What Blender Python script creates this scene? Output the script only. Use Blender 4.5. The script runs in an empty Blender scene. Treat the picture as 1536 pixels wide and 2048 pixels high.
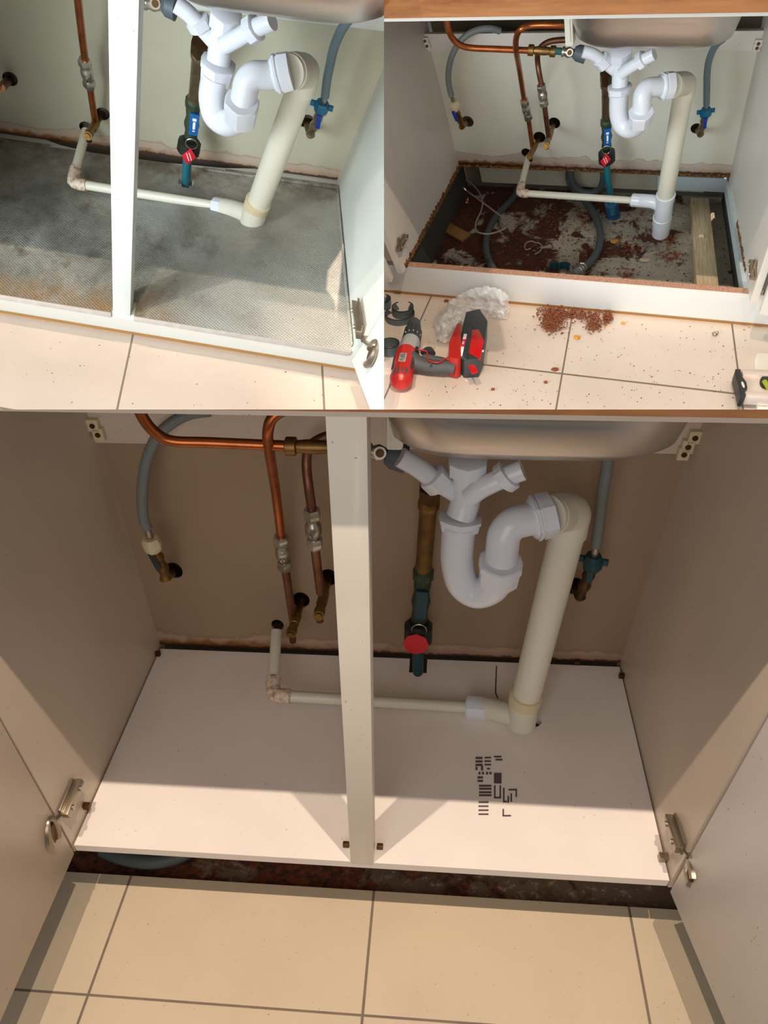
import bpy, bmesh, math, random
import numpy as np
from mathutils import Vector, Matrix
random.seed(7)
SC = bpy.context.scene
COL = SC.collection

# ------------------------------------------------------------------ cabinets, camera, light, exposure
# The same sink cabinet stands three times, at three stages of its repair.  Inside a cabinet a point is
# (x to the right, y into the depth, z up) in metres, from the front left corner of the shelf.
W, D, H = 0.964, 0.535, 0.69
FL = -0.15                     # floor level below the shelf
FOCAL = 1400.0
FRAMES = {
 'TL': ([[0.978937, -0.111765, 0.357929], [0.180148, -1.016271, -0.266034], [-0.096064, 0.794922, -0.945924]], [-1.005227, -0.493858, 1.48691], 0.38),
 'TR': ([[0.950318, 0.438973, -0.316786], [0.168897, -1.131231, -0.355015], [-0.261477, 1.103175, -1.019183]], [0.051156, -0.728921, 2.093717], 0.285),
 'B': ([[0.997368, 0.067713, 0.002764], [0.025301, -0.493548, -0.958981], [-0.067949, 0.641543, -0.751954]], [-0.514456, 0.549037, 1.154264], 3.0),
}
def ortho(a):
    u, s, v = np.linalg.svd(a)
    return u @ v
A_B = np.array(FRAMES['B'][0])
RB = ortho(np.stack([A_B[:, 0], A_B[:, 1] / .81, A_B[:, 2] / 1.22], 1))      # world axes seen from the camera
CAMLOC = np.array([0.0, 0.0, 0.0])
low = RB.T @ ((A_B @ np.array([0.5, 0, FL]) + np.array(FRAMES['B'][1])) * FRAMES['B'][2])
CAMLOC[2] = -low[2]

class Cab:
    def __init__(s, key, cuts):
        a, b, k = FRAMES[key]
        s.key = key; s.k = k; s.H = {'TL': .742, 'TR': .696, 'B': .681}[key]
        s.A = RB.T @ (np.array(a) * k); s.b = RB.T @ (np.array(b) * k) + CAMLOC
        s.Ai = np.linalg.inv(s.A)
        s.cuts = [(Vector(CAMLOC), Vector(RB.T @ np.array(n))) for n in cuts]
        # an upright frame standing on this cabinet's floor
        z = np.cross(s.A[:, 0], s.A[:, 1]); z /= np.linalg.norm(z)
        x = s.A[:, 0] / np.linalg.norm(s.A[:, 0]); y = np.cross(z, x)
        s.F = np.stack([x, y, z], 1)
    def w(s, p): return s.A @ np.array(p, float) + s.b
    def loc(s, w): return s.Ai @ (np.array(w) - s.b)
    def at(s, px, py, **kw):
        d = s.Ai @ (RB.T @ np.array([(px - 768) / FOCAL, (py - 1024) / FOCAL, 1.0])); c = s.Ai @ (CAMLOC - s.b)
        (ax, v), = kw.items(); i = 'XYZ'.index(ax)
        return c + (v - c[i]) / d[i] * d
    def Y(s, px, py, y): return s.at(px, py, Y=y)
    def Z(s, px, py, z): return s.at(px, py, Z=z)
    def path(s, pts, y=None):
        return [s.at(p[0], p[1], Y=(p[2] if len(p) > 2 else y)) for p in pts]

cut_x, cut_y = 0.0, (819.0 - 1024) / FOCAL
TL = Cab('TL', [(1, 0, 0), (0, 1, -cut_y)])
TR = Cab('TR', [(-1, 0, 0), (0, 1, -cut_y)])
BB = Cab('B', [])

cam = bpy.data.objects.new('camera', bpy.data.cameras.new('camera'))
COL.objects.link(cam); SC.camera = cam
cam.data.sensor_fit = 'HORIZONTAL'; cam.data.sensor_width = 36.0
cam.data.lens = FOCAL / 1536 * 36.0
cam.data.clip_start = 0.01; cam.data.clip_end = 100
R = RB.T @ np.diag([1, -1, -1.0])
cam.matrix_world = Matrix.Translation(Vector(CAMLOC)) @ Matrix(R.tolist()).to_4x4()

SC.view_settings.view_transform = 'Standard'; SC.view_settings.look = 'None'
SC.view_settings.gamma = 1; SC.view_settings.use_curve_mapping = False
SC.view_settings.exposure = 0.0
world = bpy.data.worlds.new('room_light'); SC.world = world; world.use_nodes = True
world.node_tree.nodes['Background'].inputs[0].default_value = (0.80, 0.84, 0.86, 1)
world.node_tree.nodes['Background'].inputs[1].default_value = 0.10

def spot(cab, name, src, dst, power, color, deg, blend=.5, size=.008):
    l = bpy.data.lights.new(name, 'SPOT'); o = bpy.data.objects.new(name, l); COL.objects.link(o)
    p = Vector(cab.w(src)); q = Vector(cab.w(dst)); o.location = p
    o.rotation_euler = (q - p).to_track_quat('-Z', 'Y').to_euler()
    l.energy = power * cab.k ** 2; l.color = color; l.spot_size = math.radians(deg); l.spot_blend = blend
    l.shadow_soft_size = size * cab.k
    return o
def area(cab, name, src, dst, power, color, size):
    l = bpy.data.lights.new(name, 'AREA'); o = bpy.data.objects.new(name, l); COL.objects.link(o)
    p = Vector(cab.w(src)); q = Vector(cab.w(dst)); o.location = p
    o.rotation_euler = (q - p).to_track_quat('-Z', 'Y').to_euler()
    l.energy = power * cab.k ** 2; l.color = color; l.size = size * cab.k
    return o
WARM = (1, .83, .67)
# two ceiling downlights in front of each worktop: z 1.9 m above the shelf, light falls at 76 degrees
for cab, pw, dg in ((TL, 62, 37), (TR, 92, 44), (BB, 96, 44)):
    zl = 1.95; yl = -.03 - (zl - cab.H) * .167 / cab.H
    for sx in {'TL': (-.45, -.08), 'TR': (-.12, .40), 'B': (-.27, .27)}[cab.key]:
        spot(cab, 'downlight', (.48 + sx, yl, zl), (.48, -.03, 0), pw, WARM, dg)
area(TL, 'fill_light', (-.3, -1.5, .75), (.6, .3, .2), 7, (.74, .93, 1), 1.3)  # added cool fill in front of the upper left cabinet
area(TR, 'fill_light', (-.9, -1.1, .75), (.8, .3, .2), 52, (.78, .93, 1), 1.0)  # added fill standing in for daylight from the left
area(BB, 'fill_light', (.35, -1.6, .8), (.45, .3, .2), 7, (1, .92, .86), 1.0)  # added warm fill to lift the lower interior and doors

# ------------------------------------------------------------------ materials
MATS = {}
class NT:
    def __init__(s, name):
        m = bpy.data.materials.new(name); m.use_nodes = True; s.m = m; s.t = m.node_tree; s.n = s.t.nodes; s.l = s.t.links
        s.b = s.n['Principled BSDF']
        s.a = s.n.new('ShaderNodeAttribute'); s.a.attribute_name = 'cab'; s.v = s.a.outputs['Vector']
        s.xyz = None
        MATS[name] = m
    def link(s, a, b): s.l.new(a, b)
    def noise(s, scale, detail=4, rough=.55, vec=None, dist=0):
        n = s.n.new('ShaderNodeTexNoise'); n.inputs['Scale'].default_value = scale; n.inputs['Detail'].default_value = detail
        n.inputs['Roughness'].default_value = rough; n.inputs['Distortion'].default_value = dist
        s.link(vec or s.v, n.inputs['Vector']); return n.outputs['Fac']
    def vmul(s, v3):
        n = s.n.new('ShaderNodeVectorMath'); n.operation = 'MULTIPLY'; s.link(s.v, n.inputs[0]); n.inputs[1].default_value = v3
        return n.outputs[0]
    def ax(s, i):
        if s.xyz is None:
            s.xyz = s.n.new('ShaderNodeSeparateXYZ'); s.link(s.v, s.xyz.inputs[0])
        return s.xyz.outputs[i]
    def math(s, op, a, b=None, c=None):
        n = s.n.new('ShaderNodeMath'); n.operation = op
        for i, q in enumerate((a, b, c)):
            if q is None: continue
            if isinstance(q, (int, float)): n.inputs[i].default_value = q
            else: s.link(q, n.inputs[i])
        return n.outputs[0]
    def rng(s, v, a, b, c=0, d=1):
        n = s.n.new('ShaderNodeMapRange'); s.link(v, n.inputs[0])
        for i, q in enumerate((a, b, c, d)): n.inputs[i + 1].default_value = q
        return n.outputs[0]
    def mix(s, f, a, b):
        n = s.n.new('ShaderNodeMix'); n.data_type = 'RGBA'
        for sock, q in ((n.inputs['Factor'], f), (n.inputs[6], a), (n.inputs[7], b)):
            if isinstance(q, tuple): sock.default_value = q if len(q) == 4 else srgb(*q)
            elif isinstance(q, (int, float)): sock.default_value = q
            else: s.link(q, sock)
        return n.outputs[2]
    def bump(s, h, strength=.3, dist=.002):
        n = s.n.new('ShaderNodeBump'); n.inputs['Strength'].default_value = strength; n.inputs['Distance'].default_value = dist
        s.link(h, n.inputs['Height']); s.link(n.outputs[0], s.b.inputs['Normal'])
    def set(s, col=None, rough=None, metal=None, **kw):
        for k, q in (('Base Color', col), ('Roughness', rough), ('Metallic', metal)):
            if q is None: continue
            if isinstance(q, tuple): s.b.inputs[k].default_value = q if len(q) == 4 else srgb(*q)
            elif isinstance(q, (int, float)): s.b.inputs[k].default_value = q
            else: s.link(q, s.b.inputs[k])
        for k, q in kw.items(): s.b.inputs[k.replace('_', ' ')].default_value = q
        return s.m
def srgb(r, g, b):
    f = lambda c: (c / 255 / 12.92) if c / 255 <= .04045 else ((c / 255 + .055) / 1.055) ** 2.4
    return (f(r), f(g), f(b), 1)

def plain(name, col, rough=.4, metal=0, var=.0, scale=60, dirt=None, **kw):
    m = NT(name)
    c = col
    if var:
        c = m.mix(m.math('MULTIPLY', m.noise(scale), var), col, tuple(int(q * .45) for q in col))
    if dirt:
        dcol, dscale, lo, hi = dirt
        c = m.mix(m.rng(m.noise(dscale, 6, .65), lo, hi), c if not isinstance(c, tuple) else srgb(*c), dcol)
    return m.set(c, rough, metal, **kw)

def board(name, col, stain=.0):
    """white melamine board, small specks and scuffs"""
    m = NT(name)
    c = m.mix(m.rng(m.noise(5, 3), .35, .75, 0, .35), col, tuple(int(q * .88) for q in col))
    c = m.mix(m.rng(m.noise(170, 2, .5), .735, .76, 0, .7), c, (60, 50, 42))
    if stain:   # damp stains with a shape of their own along the bottom edge
        z = m.ax(2)
        f = m.math('SUBTRACT', m.math('MULTIPLY', m.noise(9, 5, .6), stain), z)
        pink = m.rng(f, .0, .006)
        c = m.mix(m.math('MULTIPLY', pink, .6), c, (190, 158, 140))
        ring = m.math('MULTIPLY', m.rng(f, -.004, .0), m.math('SUBTRACT', 1, m.rng(f, .0, .004)))
        c = m.mix(m.math('MULTIPLY', ring, .55), c, (150, 108, 80))
        low_ = m.math('SUBTRACT', m.math('MULTIPLY', m.noise(26, 5, .7), .045), z)
        left = m.math('SUBTRACT', 1, m.rng(m.ax(0), .15, .60))
        c = m.mix(m.math('MULTIPLY', m.rng(low_, .0, .012), m.math('ADD', m.math('MULTIPLY', left, .7), .3)), c, (132, 84, 36))
        c = m.mix(m.math('MULTIPLY', m.rng(m.math('SUBTRACT', m.math('MULTIPLY', m.noise(60, 4, .7), .018), z), .0, .004), .9), c, (66, 36, 18))
    return m.set(c, .38)
board('board_tl', (214, 217, 210)); board('board_tr', (230, 224, 214)); board('board_b', (214, 198, 180))  # same boards three times; each view's exposure is put into their colour
board('back_tl', (188, 184, 162), .075); board('back_tr', (224, 222, 206), .085); board('back_b', (160, 136, 110), .06)  # same back panel; the lower view's shade is painted into its brown
board('newboard', (246, 236, 228))
board('door_b', (216, 208, 204)); board('post_b', (238, 228, 212)); board('bluewhite', (205, 220, 224))
plain('plinth_white', (206, 205, 198), .35, var=.08, scale=4); plain('plinth_lit', (226, 228, 226), .35, var=.06, scale=4)  # one white plinth, darker and brighter copies to offset each view's lighting
plain('slot_shadow_dark', (22, 18, 15), .9)
plain('ply_edge', (176, 128, 66), .6, var=.35, scale=40)
m = NT('chipboard'); n1 = m.noise(260, 3, .7)
m.set(m.mix(m.rng(n1, .35, .65), (178, 126, 100), (216, 172, 146)), .85); m.bump(n1, .5, .001)
m = NT('rust_edge'); n1 = m.noise(90, 5, .75)
m.set(m.mix(m.rng(n1, .38, .62), (70, 36, 16), (176, 122, 66)), .95); m.bump(n1, .9, .003)

# floor tiles, 450 mm with grey grout
def tiles(name, col, dirt, dirtcol):
    m = NT(name)
    fx = m.math('ABSOLUTE', m.math('SUBTRACT', m.math('FRACT', m.math('DIVIDE', m.math('SUBTRACT', m.ax(0), .045 - 9 - .225), .45)), .5))
    fy = m.math('ABSOLUTE', m.math('SUBTRACT', m.math('FRACT', m.math('DIVIDE', m.math('SUBTRACT', m.ax(1), -.190 - 9 - .225), .45)), .5))
    g = m.math('MAXIMUM', m.math('SUBTRACT', 1, m.rng(fx, .0040, .0062)), m.math('SUBTRACT', 1, m.rng(fy, .0040, .0062)))
    c = m.mix(m.rng(m.noise(4, 5, .6), .4, .75, 0, .5), col, tuple(int(q * .9) for q in col))
    c = m.mix(m.rng(m.noise(38, 6, .7), .62, .75, 0, dirt), c, dirtcol)
    c = m.mix(m.rng(m.noise(230, 2, .5), .745, .765, 0, .6), c, (90, 60, 40))
    c = m.mix(g, c, m.mix(m.noise(30), (112, 98, 84), (140, 122, 104)))
    m.set(c, m.math('ADD', .22, m.math('MULTIPLY', g, .6)))
    m.bump(m.math('SUBTRACT', 1, g), .4, .002)
tiles('tiles_tl', (206, 186, 170), .35, (196, 168, 146)); tiles('tiles_tr', (222, 206, 190), .25, (206, 186, 166)); tiles('tiles_b', (214, 196, 168), .35, (196, 168, 130))

# foil liner: embossed aluminium, oxidised, yellow-brown stains
m = NT('foil')
vor = m.n.new('ShaderNodeTexVoronoi'); vor.inputs['Scale'].default_value = 185; vr = m.n.new('ShaderNodeVectorRotate'); vr.inputs['Angle'].default_value = .62; m.link(m.v, vr.inputs['Vector']); m.link(vr.outputs[0], vor.inputs['Vector']); vor.inputs['Randomness'].default_value = .15
emb = vor.outputs['Distance']
big = m.noise(5, 7, .68, dist=.4)
c = m.mix(m.rng(big, .32, .66), (112, 114, 106), (196, 194, 184))
c = m.mix(m.rng(m.noise(11, 6, .7), .52, .68, 0, .75), c, (88, 78, 66))
c = m.mix(m.rng(m.noise(2.2, 3), .5, .62, 0, .6), c, (186, 192, 192))
c = m.mix(m.math('MULTIPLY', m.rng(m.ax(0), .55, .82), m.rng(m.noise(6, 5, .6), .3, .6, .25, .85)), c, (204, 200, 190))
near = m.rng(m.math('ADD', m.ax(1), m.math('MULTIPLY', m.noise(14, 4), .10)), .06, .13, 1, 0)
lft = m.rng(m.ax(0), .50, .66, 1, 0)
c = m.mix(m.math('MULTIPLY', m.math('MULTIPLY', near, lft), m.rng(m.noise(20, 5, .7), .35, .6, .2, .9)), c, (166, 128, 80))
c = m.mix(m.math('MULTIPLY', m.rng(m.ax(1), .36, .50), m.rng(m.noise(16, 5, .7), .42, .66, 0, .8)), c, (112, 72, 44))
c = m.mix(m.rng(m.noise(120, 3, .6), .70, .73, 0, .8), c, (58, 44, 34))
c = m.mix(m.rng(m.noise(150, 2, .5), .76, .78, 0, .8), c, (235, 230, 222))
c = m.mix(m.math('MULTIPLY', m.rng(emb, .22, .6), .26), c, (60, 54, 48))
m.set(c, m.rng(m.noise(7, 4), .3, .7, .42, .7), .25)
m.bump(m.math('ADD', m.math('MULTIPLY', emb, .5), m.math('MULTIPLY', big, 1.2)), .5, .003)
m = NT('foil_lip'); n1 = m.noise(40, 4)
m.set(m.mix(n1, (178, 172, 164), (220, 214, 206)), .45, .35); m.bump(m.noise(500, 1), .3, .001)

# screed under the cabinet with flaked rust and soggy chipboard
def dirt(name, base, dark, lo, hi):
    m = NT(name)
    n1 = m.noise(9, 9, .66, dist=.5); n2 = m.noise(60, 5, .7)
    c = m.mix(m.rng(m.noise(5, 6, .6), .3, .7), base, tuple(int(q * .74) for q in base))
    c = m.mix(m.rng(n2, .55, .75, 0, .6), c, (214, 204, 190))
    lf = m.math('ADD', n1, m.math('MULTIPLY', m.rng(m.ax(0), .10, .75, .11, -.05), 1))
    red = m.mix(m.rng(n2, .4, .6), dark, (112, 56, 30))
    c = m.mix(m.rng(lf, lo, hi), c, red)
    m.set(c, .95); m.bump(m.math('ADD', m.rng(lf, lo, hi + .1), n2), .8, .006)
dirt('screed_tr', (218, 206, 186), (84, 46, 28), .50, .54)
dirt('screed_b', (120, 98, 78), (52, 30, 20), .44, .50)
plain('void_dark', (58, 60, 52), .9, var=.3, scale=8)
plain('wall_lower', (196, 192, 172), .8, var=.15, scale=5)
plain('wall_plaster', (96, 88, 74), .9, var=.25, scale=6)

m = NT('worktop_wood')
st = m.noise(1, 5, .6, m.vmul((14, 120, 120)), .8); big = m.noise(1, 2, .5, m.vmul((3.2, 26, 26)))
c = m.mix(m.rng(st, .35, .68), (116, 70, 40), (154, 100, 60))
c = m.mix(m.rng(big, .35, .7, 0, .6), c, (170, 120, 78))
m.set(c, .42)
m = NT('pine'); st = m.noise(1, 4, .55, m.vmul((130, 9, 60)), 1.2)
c = m.mix(m.rng(st, .35, .65), (186, 160, 122), (220, 200, 164)); m.set(c, .7)

def copper(name, c1, c2, rough=.32):
    m = NT(name); n1 = m.noise(28, 5, .6); m.set(m.mix(m.rng(n1, .35, .7), c1, c2), rough, .85); return m
copper('copper', (196, 112, 62), (150, 84, 44)); copper('copper_dull', (136, 92, 70), (100, 66, 50), .45)
copper('copper_brass', (150, 116, 64), (102, 76, 42), .45); copper('brass_dark', (110, 82, 52), (66, 50, 34), .5)
copper('nickel', (200, 194, 182), (140, 130, 116), .28)
plain('steel_hinge', (178, 164, 146), .3, .85, var=.5, scale=60)
plain('verdigris', (44, 100, 92), .7, .1, var=.5, scale=60); plain('green_old', (62, 78, 56), .6, .2, var=.5, scale=70)
m = NT('stainless'); st = m.noise(1, 2, .5, m.vmul((4, 300, 300))); m.set(m.mix(.5, (206, 198, 192), (190, 184, 180)), m.rng(st, .3, .7, .28, .36), .9)
plain('pvc_white', (220, 223, 230), .25); plain('pvc_old', (222, 218, 200), .38, var=.06, scale=12)
plain('pvc_stain', (226, 206, 184), .5, dirt=((120, 66, 34), 90, .45, .7))
plain('pvc_yellow', (216, 200, 164), .4); plain('plate_white', (226, 224, 210), .4)
plain('hose_grey', (120, 126, 124), .5, var=.12, scale=20); plain('hose_blue', (104, 124, 130), .5); plain('hose_dark', (84, 94, 96), .55, var=.3, scale=60)
plain('rubber_grey', (78, 88, 96), .55)
plain('blue_nut', (20, 104, 140), .35); plain('blue_lever', (28, 60, 160), .35); plain('blue_handle', (12, 92, 160), .35)
plain('teal_pipe', (26, 112, 126), .4, var=.2, scale=20); plain('blue_duct', (34, 80, 128), .5)
plain('teal_dark', (22, 70, 78), .5, var=.3, scale=20)
plain('red_tag', (206, 24, 40), .4); plain('black_plastic', (34, 34, 34), .45, var=.2, scale=60); plain('black_nut', (30, 36, 30), .5, var=.4, scale=60)
plain('marking_white', (236, 236, 236), .5); plain('marking_red', (208, 40, 50), .5); plain('ink', (92, 76, 76), .7)
plain('drill_red', (186, 38, 32), .35); plain('battery_red', (206, 22, 22), .3); plain('drill_grey', (78, 82, 82), .6); plain('drill_dark', (52, 58, 62), .45)
plain('chuck_grey', (70, 78, 78), .4, .2); plain('collar_silver', (190, 192, 192), .35, .4)
plain('hole_dark', (14, 10, 8), .95)
plain('cable_grey', (176, 162, 152), .5)
plain('pipe_offcut', (92, 106, 108), .4, .15, var=.3, scale=60)
plain('flake_rust', (150, 84, 50), .95, var=.5, scale=200); plain('flake_dark', (84, 50, 34), .95); plain('flake_orange', (226, 160, 60), .8, var=.3, scale=120)
plain('flake_cream', (226, 196, 160), .8, var=.3, scale=90)
plain('alu', (226, 208, 196), .35, .35); plain('vial', (150, 160, 30), .2); plain('paper', (240, 232, 216), .7)
m = NT('bag'); m.set((253, 254, 255), .10, 0, Transmission_Weight=.0, Alpha=.5); n1 = m.noise(34, 4, .5); m.link(m.rng(n1, .35, .65, .32, .80), m.b.inputs['Alpha']); m.bump(n1, .35, .003)
m.b.inputs['Coat Weight'].default_value = .8

# ------------------------------------------------------------------ mesh helpers
def V(*a): return np.array(a, float)
class MB:
    """collects faces of one part, in world coordinates"""
    def __init__(s): s.v = []; s.f = []; s.sm = []
    def add(s, vs, fs, smooth=False):
        o = len(s.v); s.v += [tuple(float(c) for c in q) for q in vs]; s.f += [tuple(i + o for i in f) for f in fs]; s.sm += [smooth] * len(fs)
        return s
    def hexa(s, c8):
        return s.add(c8, [(0, 3, 2, 1), (4, 5, 6, 7), (0, 1, 5, 4), (1, 2, 6, 5), (2, 3, 7, 6), (3, 0, 4, 7)])
    def box(s, cab, x0, x1, y0, y1, z0, z1):
        return s.hexa([cab.w(p) for p in ((x0, y0, z0), (x1, y0, z0), (x1, y1, z0), (x0, y1, z0), (x0, y0, z1), (x1, y0, z1), (x1, y1, z1), (x0, y1, z1))])
    def obox(s, c, ax, ay, az):
        """box from centre and three half-axis vectors (world)"""
        c, ax, ay, az = map(np.array, (c, ax, ay, az))
        return s.hexa([c - ax - ay - az, c + ax - ay - az, c + ax + ay - az, c - ax + ay - az, c - ax - ay + az, c + ax - ay + az, c + ax + ay + az, c - ax + ay + az])
    def prism(s, pts, off):
        n = len(pts); pts = [np.array(p) for p in pts]; off = np.array(off)
        return s.add(pts + [p + off for p in pts], [tuple(range(n))[::-1], tuple(range(n, 2 * n))] + [(i, (i + 1) % n, n + (i + 1) % n, n + i) for i in range(n)])
    def tube(s, pts, r, seg=20, cap=True, flute=0, flat=1.0, up=None, smooth=True, closed=False):
        P = [np.array(p, float) for p in pts]; n = len(P)
        rs = list(r) if hasattr(r, '__len__') else [r] * n
        T = []
        for i in range(n):
            if closed: t = P[(i + 1) % n] - P[i - 1]
            else:
                t = P[min(i + 1, n - 1)] - P[max(i - 1, 0)]
                if np.linalg.norm(t) < 1e-9: t = P[min(i + 2, n - 1)] - P[max(i - 2, 0)]
            T.append(t / (np.linalg.norm(t) + 1e-12))
        ref = np.array(up, float) if up is not None else (np.array([0, 0, 1.0]) if abs(T[0][2]) < .8 else np.array([1.0, 0, 0]))
        u = np.cross(T[0], ref); u /= np.linalg.norm(u); vs = []
        for i in range(n):
            u = u - T[i] * (u @ T[i]); u /= np.linalg.norm(u); w = np.cross(T[i], u)
            for k in range(seg):
                a = 2 * math.pi * k / seg
                q = rs[i] * (1 + (.07 if flute and (k % flute == 0) else 0))
                vs.append(P[i] + q * (math.cos(a) * u + flat * math.sin(a) * w))
        fs = []
        for i in range(n if closed else n - 1):
            j = (i + 1) % n
            fs += [(i * seg + k, i * seg + (k + 1) % seg, j * seg + (k + 1) % seg, j * seg + k) for k in range(seg)]
        s.add(vs, fs, smooth)
        if cap and not closed:
            o = len(s.v) - len(vs)
            s.f.append(tuple(o + k for k in range(seg))[::-1]); s.f.append(tuple(o + (n - 1) * seg + k for k in range(seg))); s.sm += [False, False]
        return s
    def ball(s, c, r, seg=14, sc=(1, 1, 1)):
        c = np.array(c); vs = []; fs = []; h = seg // 2
        for i in range(1, h):
            t = math.pi * i / h
            for k in range(seg):
                a = 2 * math.pi * k / seg; vs.append(c + r * V(sc[0] * math.sin(t) * math.cos(a), sc[1] * math.sin(t) * math.sin(a), sc[2] * math.cos(t)))
        vs += [c + V(0, 0, r * sc[2]), c - V(0, 0, r * sc[2])]; N = (h - 1) * seg
        for i in range(h - 2):
            fs += [(i * seg + k, i * seg + (k + 1) % seg, (i + 1) * seg + (k + 1) % seg, (i + 1) * seg + k) for k in range(seg)]
        fs += [(k, (k + 1) % seg, N)[::-1] for k in range(seg)] + [((h - 2) * seg + k, (h - 2) * seg + (k + 1) % seg, N + 1) for k in range(seg)]
        return s.add(vs, fs, True)

def catmull(pts, sub=6):
    P = [np.array(p, float) for p in pts]; out = []
    for i in range(len(P) - 1):
        p0 = P[max(i - 1, 0)]; p1 = P[i]; p2 = P[i + 1]; p3 = P[min(i + 2, len(P) - 1)]
        for k in range(sub):
            t = k / sub
            out.append(.5 * ((2 * p1) + (p2 - p0) * t + (2 * p0 - 5 * p1 + 4 * p2 - p3) * t * t + (3 * p1 - p0 - 3 * p2 + p3) * t ** 3))
    out.append(P[-1]); return out

def emit(cab, name, mb, mat, parent=None, bevel=0, fill=True, sharp=35):
    """links the collected faces as ONE mesh object"""
    bm = bmesh.new(); vs = [bm.verts.new(v) for v in mb.v]; bm.verts.ensure_lookup_table()
    for f, sm in zip(mb.f, mb.sm):
        try: g = bm.faces.new([vs[i] for i in f]); g.smooth = sm
        except ValueError: pass
    bmesh.ops.recalc_face_normals(bm, faces=bm.faces)
    if bevel:
        bmesh.ops.bevel(bm, geom=list(bm.edges), offset=bevel * cab.k, segments=2, affect='EDGES', profile=.6, clamp_overlap=True)
    for co, no in cab.cuts:
        if not bm.verts: break
        if max((v.co - co).dot(no) for v in bm.verts) <= 1e-6: continue
        r = bmesh.ops.bisect_plane(bm, geom=list(bm.verts) + list(bm.edges) + list(bm.faces), plane_co=co, plane_no=no, clear_outer=True)
        if fill:
            e = [g for g in r['geom_cut'] if isinstance(g, bmesh.types.BMEdge) and g.is_valid and len(g.link_faces) == 1]
            if e: bmesh.ops.holes_fill(bm, edges=e, sides=0)
    if not bm.faces: bm.free(); return None
    org = Vector((0, 0, 0))
    if parent is not None:
        q = parent
        while q is not None: org += Vector(q.location); q = q.parent
    else:
        lo = min(v.co.z for v in bm.verts); n = len(bm.verts)
        org = Vector((sum(v.co.x for v in bm.verts) / n, sum(v.co.y for v in bm.verts) / n, lo))
    lay = bm.verts.layers.float_vector.new('cab')
    for v in bm.verts:
        v[lay] = Vector(cab.loc(v.co)); v.co -= org
    me = bpy.data.meshes.new(name); bm.to_mesh(me); bm.free()
    me.materials.append(MATS[mat]); me.set_sharp_from_angle(angle=math.radians(sharp))
    o = bpy.data.objects.new(name, me); COL.objects.link(o)
    if parent is not None: o.parent = parent
    else: o.location = org
    return o
def thing(cab, name, label, cat, base, group=None):
    o = bpy.data.objects.new(name, None); COL.objects.link(o); o.location = Vector(cab.w(base)); o.empty_display_size = .02
    o['label'] = label; o['category'] = cat
    if group: o['group'] = group
    return o
def tag(o, label, cat, group=None, kind=None):
    if o is None: return None
    if label: o['label'] = label
    if cat: o['category'] = cat
    if group: o['group'] = group
    if kind: o['kind'] = kind
    return o
def struct(cab, name, mb, mat, **kw):
    o = emit(cab, name, mb, mat, **kw)
    if o: o['kind'] = 'structure'
    return o
def plate(cab, outer, holes, to3, depth):
    """a board with holes: outer and holes are 2-D loops, to3 maps them into the cabinet, depth is its thickness vector"""
    bm = bmesh.new(); loops = []
    for L in [outer] + holes:
        vs = [bm.verts.new(Vector(cab.w(to3(*p)))) for p in L]; loops.append(vs)
        for i in range(len(vs)): bm.edges.new((vs[i], vs[(i + 1) % len(vs)]))
    bmesh.ops.triangle_fill(bm, use_beauty=True, use_dissolve=False, edges=list(bm.edges))
    bm.verts.index_update(); mb = MB(); n = len(bm.verts); off = cab.A @ np.array(depth)
    vs = [np.array(v.co) for v in bm.verts]; fs = [tuple(v.index for v in f.verts) for f in bm.faces]
    mb.add(vs + [v + off for v in vs], fs + [tuple(i + n for i in f[::-1]) for f in fs])
    o = 0
    for L in loops:
        m_ = len(L); mb.f += [(o + i, o + (i + 1) % m_, o + (i + 1) % m_ + n, o + i + n) for i in range(m_)]; mb.sm += [False] * m_; o += m_
    bm.free(); return mb
def ring2(cx, cy, rx, ry=None, n=18, wob=0):
    ry = ry or rx
    return [(cx + rx * (1 + wob * random.uniform(-1, 1)) * math.cos(2 * math.pi * k / n), cy + ry * (1 + wob * random.uniform(-1, 1)) * math.sin(2 * math.pi * k / n)) for k in range(n)]

# ------------------------------------------------------------------ the room and the cabinet carcasses
VIEW = {'TL': 'upper left', 'TR': 'upper right', 'B': 'lower'}
def floor_of(cab, mat, x0, x1, y0):
    struct(cab, 'floor', MB().box(cab, x0, x1, y0, .045, FL - .02, FL), mat)
floor_of(TL, 'tiles_tl', -.3, 1.6, -1.2); floor_of(TR, 'tiles_tr', -.9, 1.9, -1.2); floor_of(BB, 'tiles_b', -1.2, 2.2, -.62)
for cab, m_, xa, xb, ya, yw in ((TL, 'screed_b', -.02, .98, .47, .555), (TR, 'screed_tr', -.02, .98, .045, .62), (BB, 'screed_b', -.25, 1.25, .045, .62)):
    struct(cab, 'floor', MB().box(cab, xa, xb, ya, yw + .01, FL - .022, FL - .012), m_)
    struct(cab, 'wall_back', MB().box(cab, xa, xb, yw, yw + .01, FL - .012, .74), 'wall_plaster')

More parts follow.
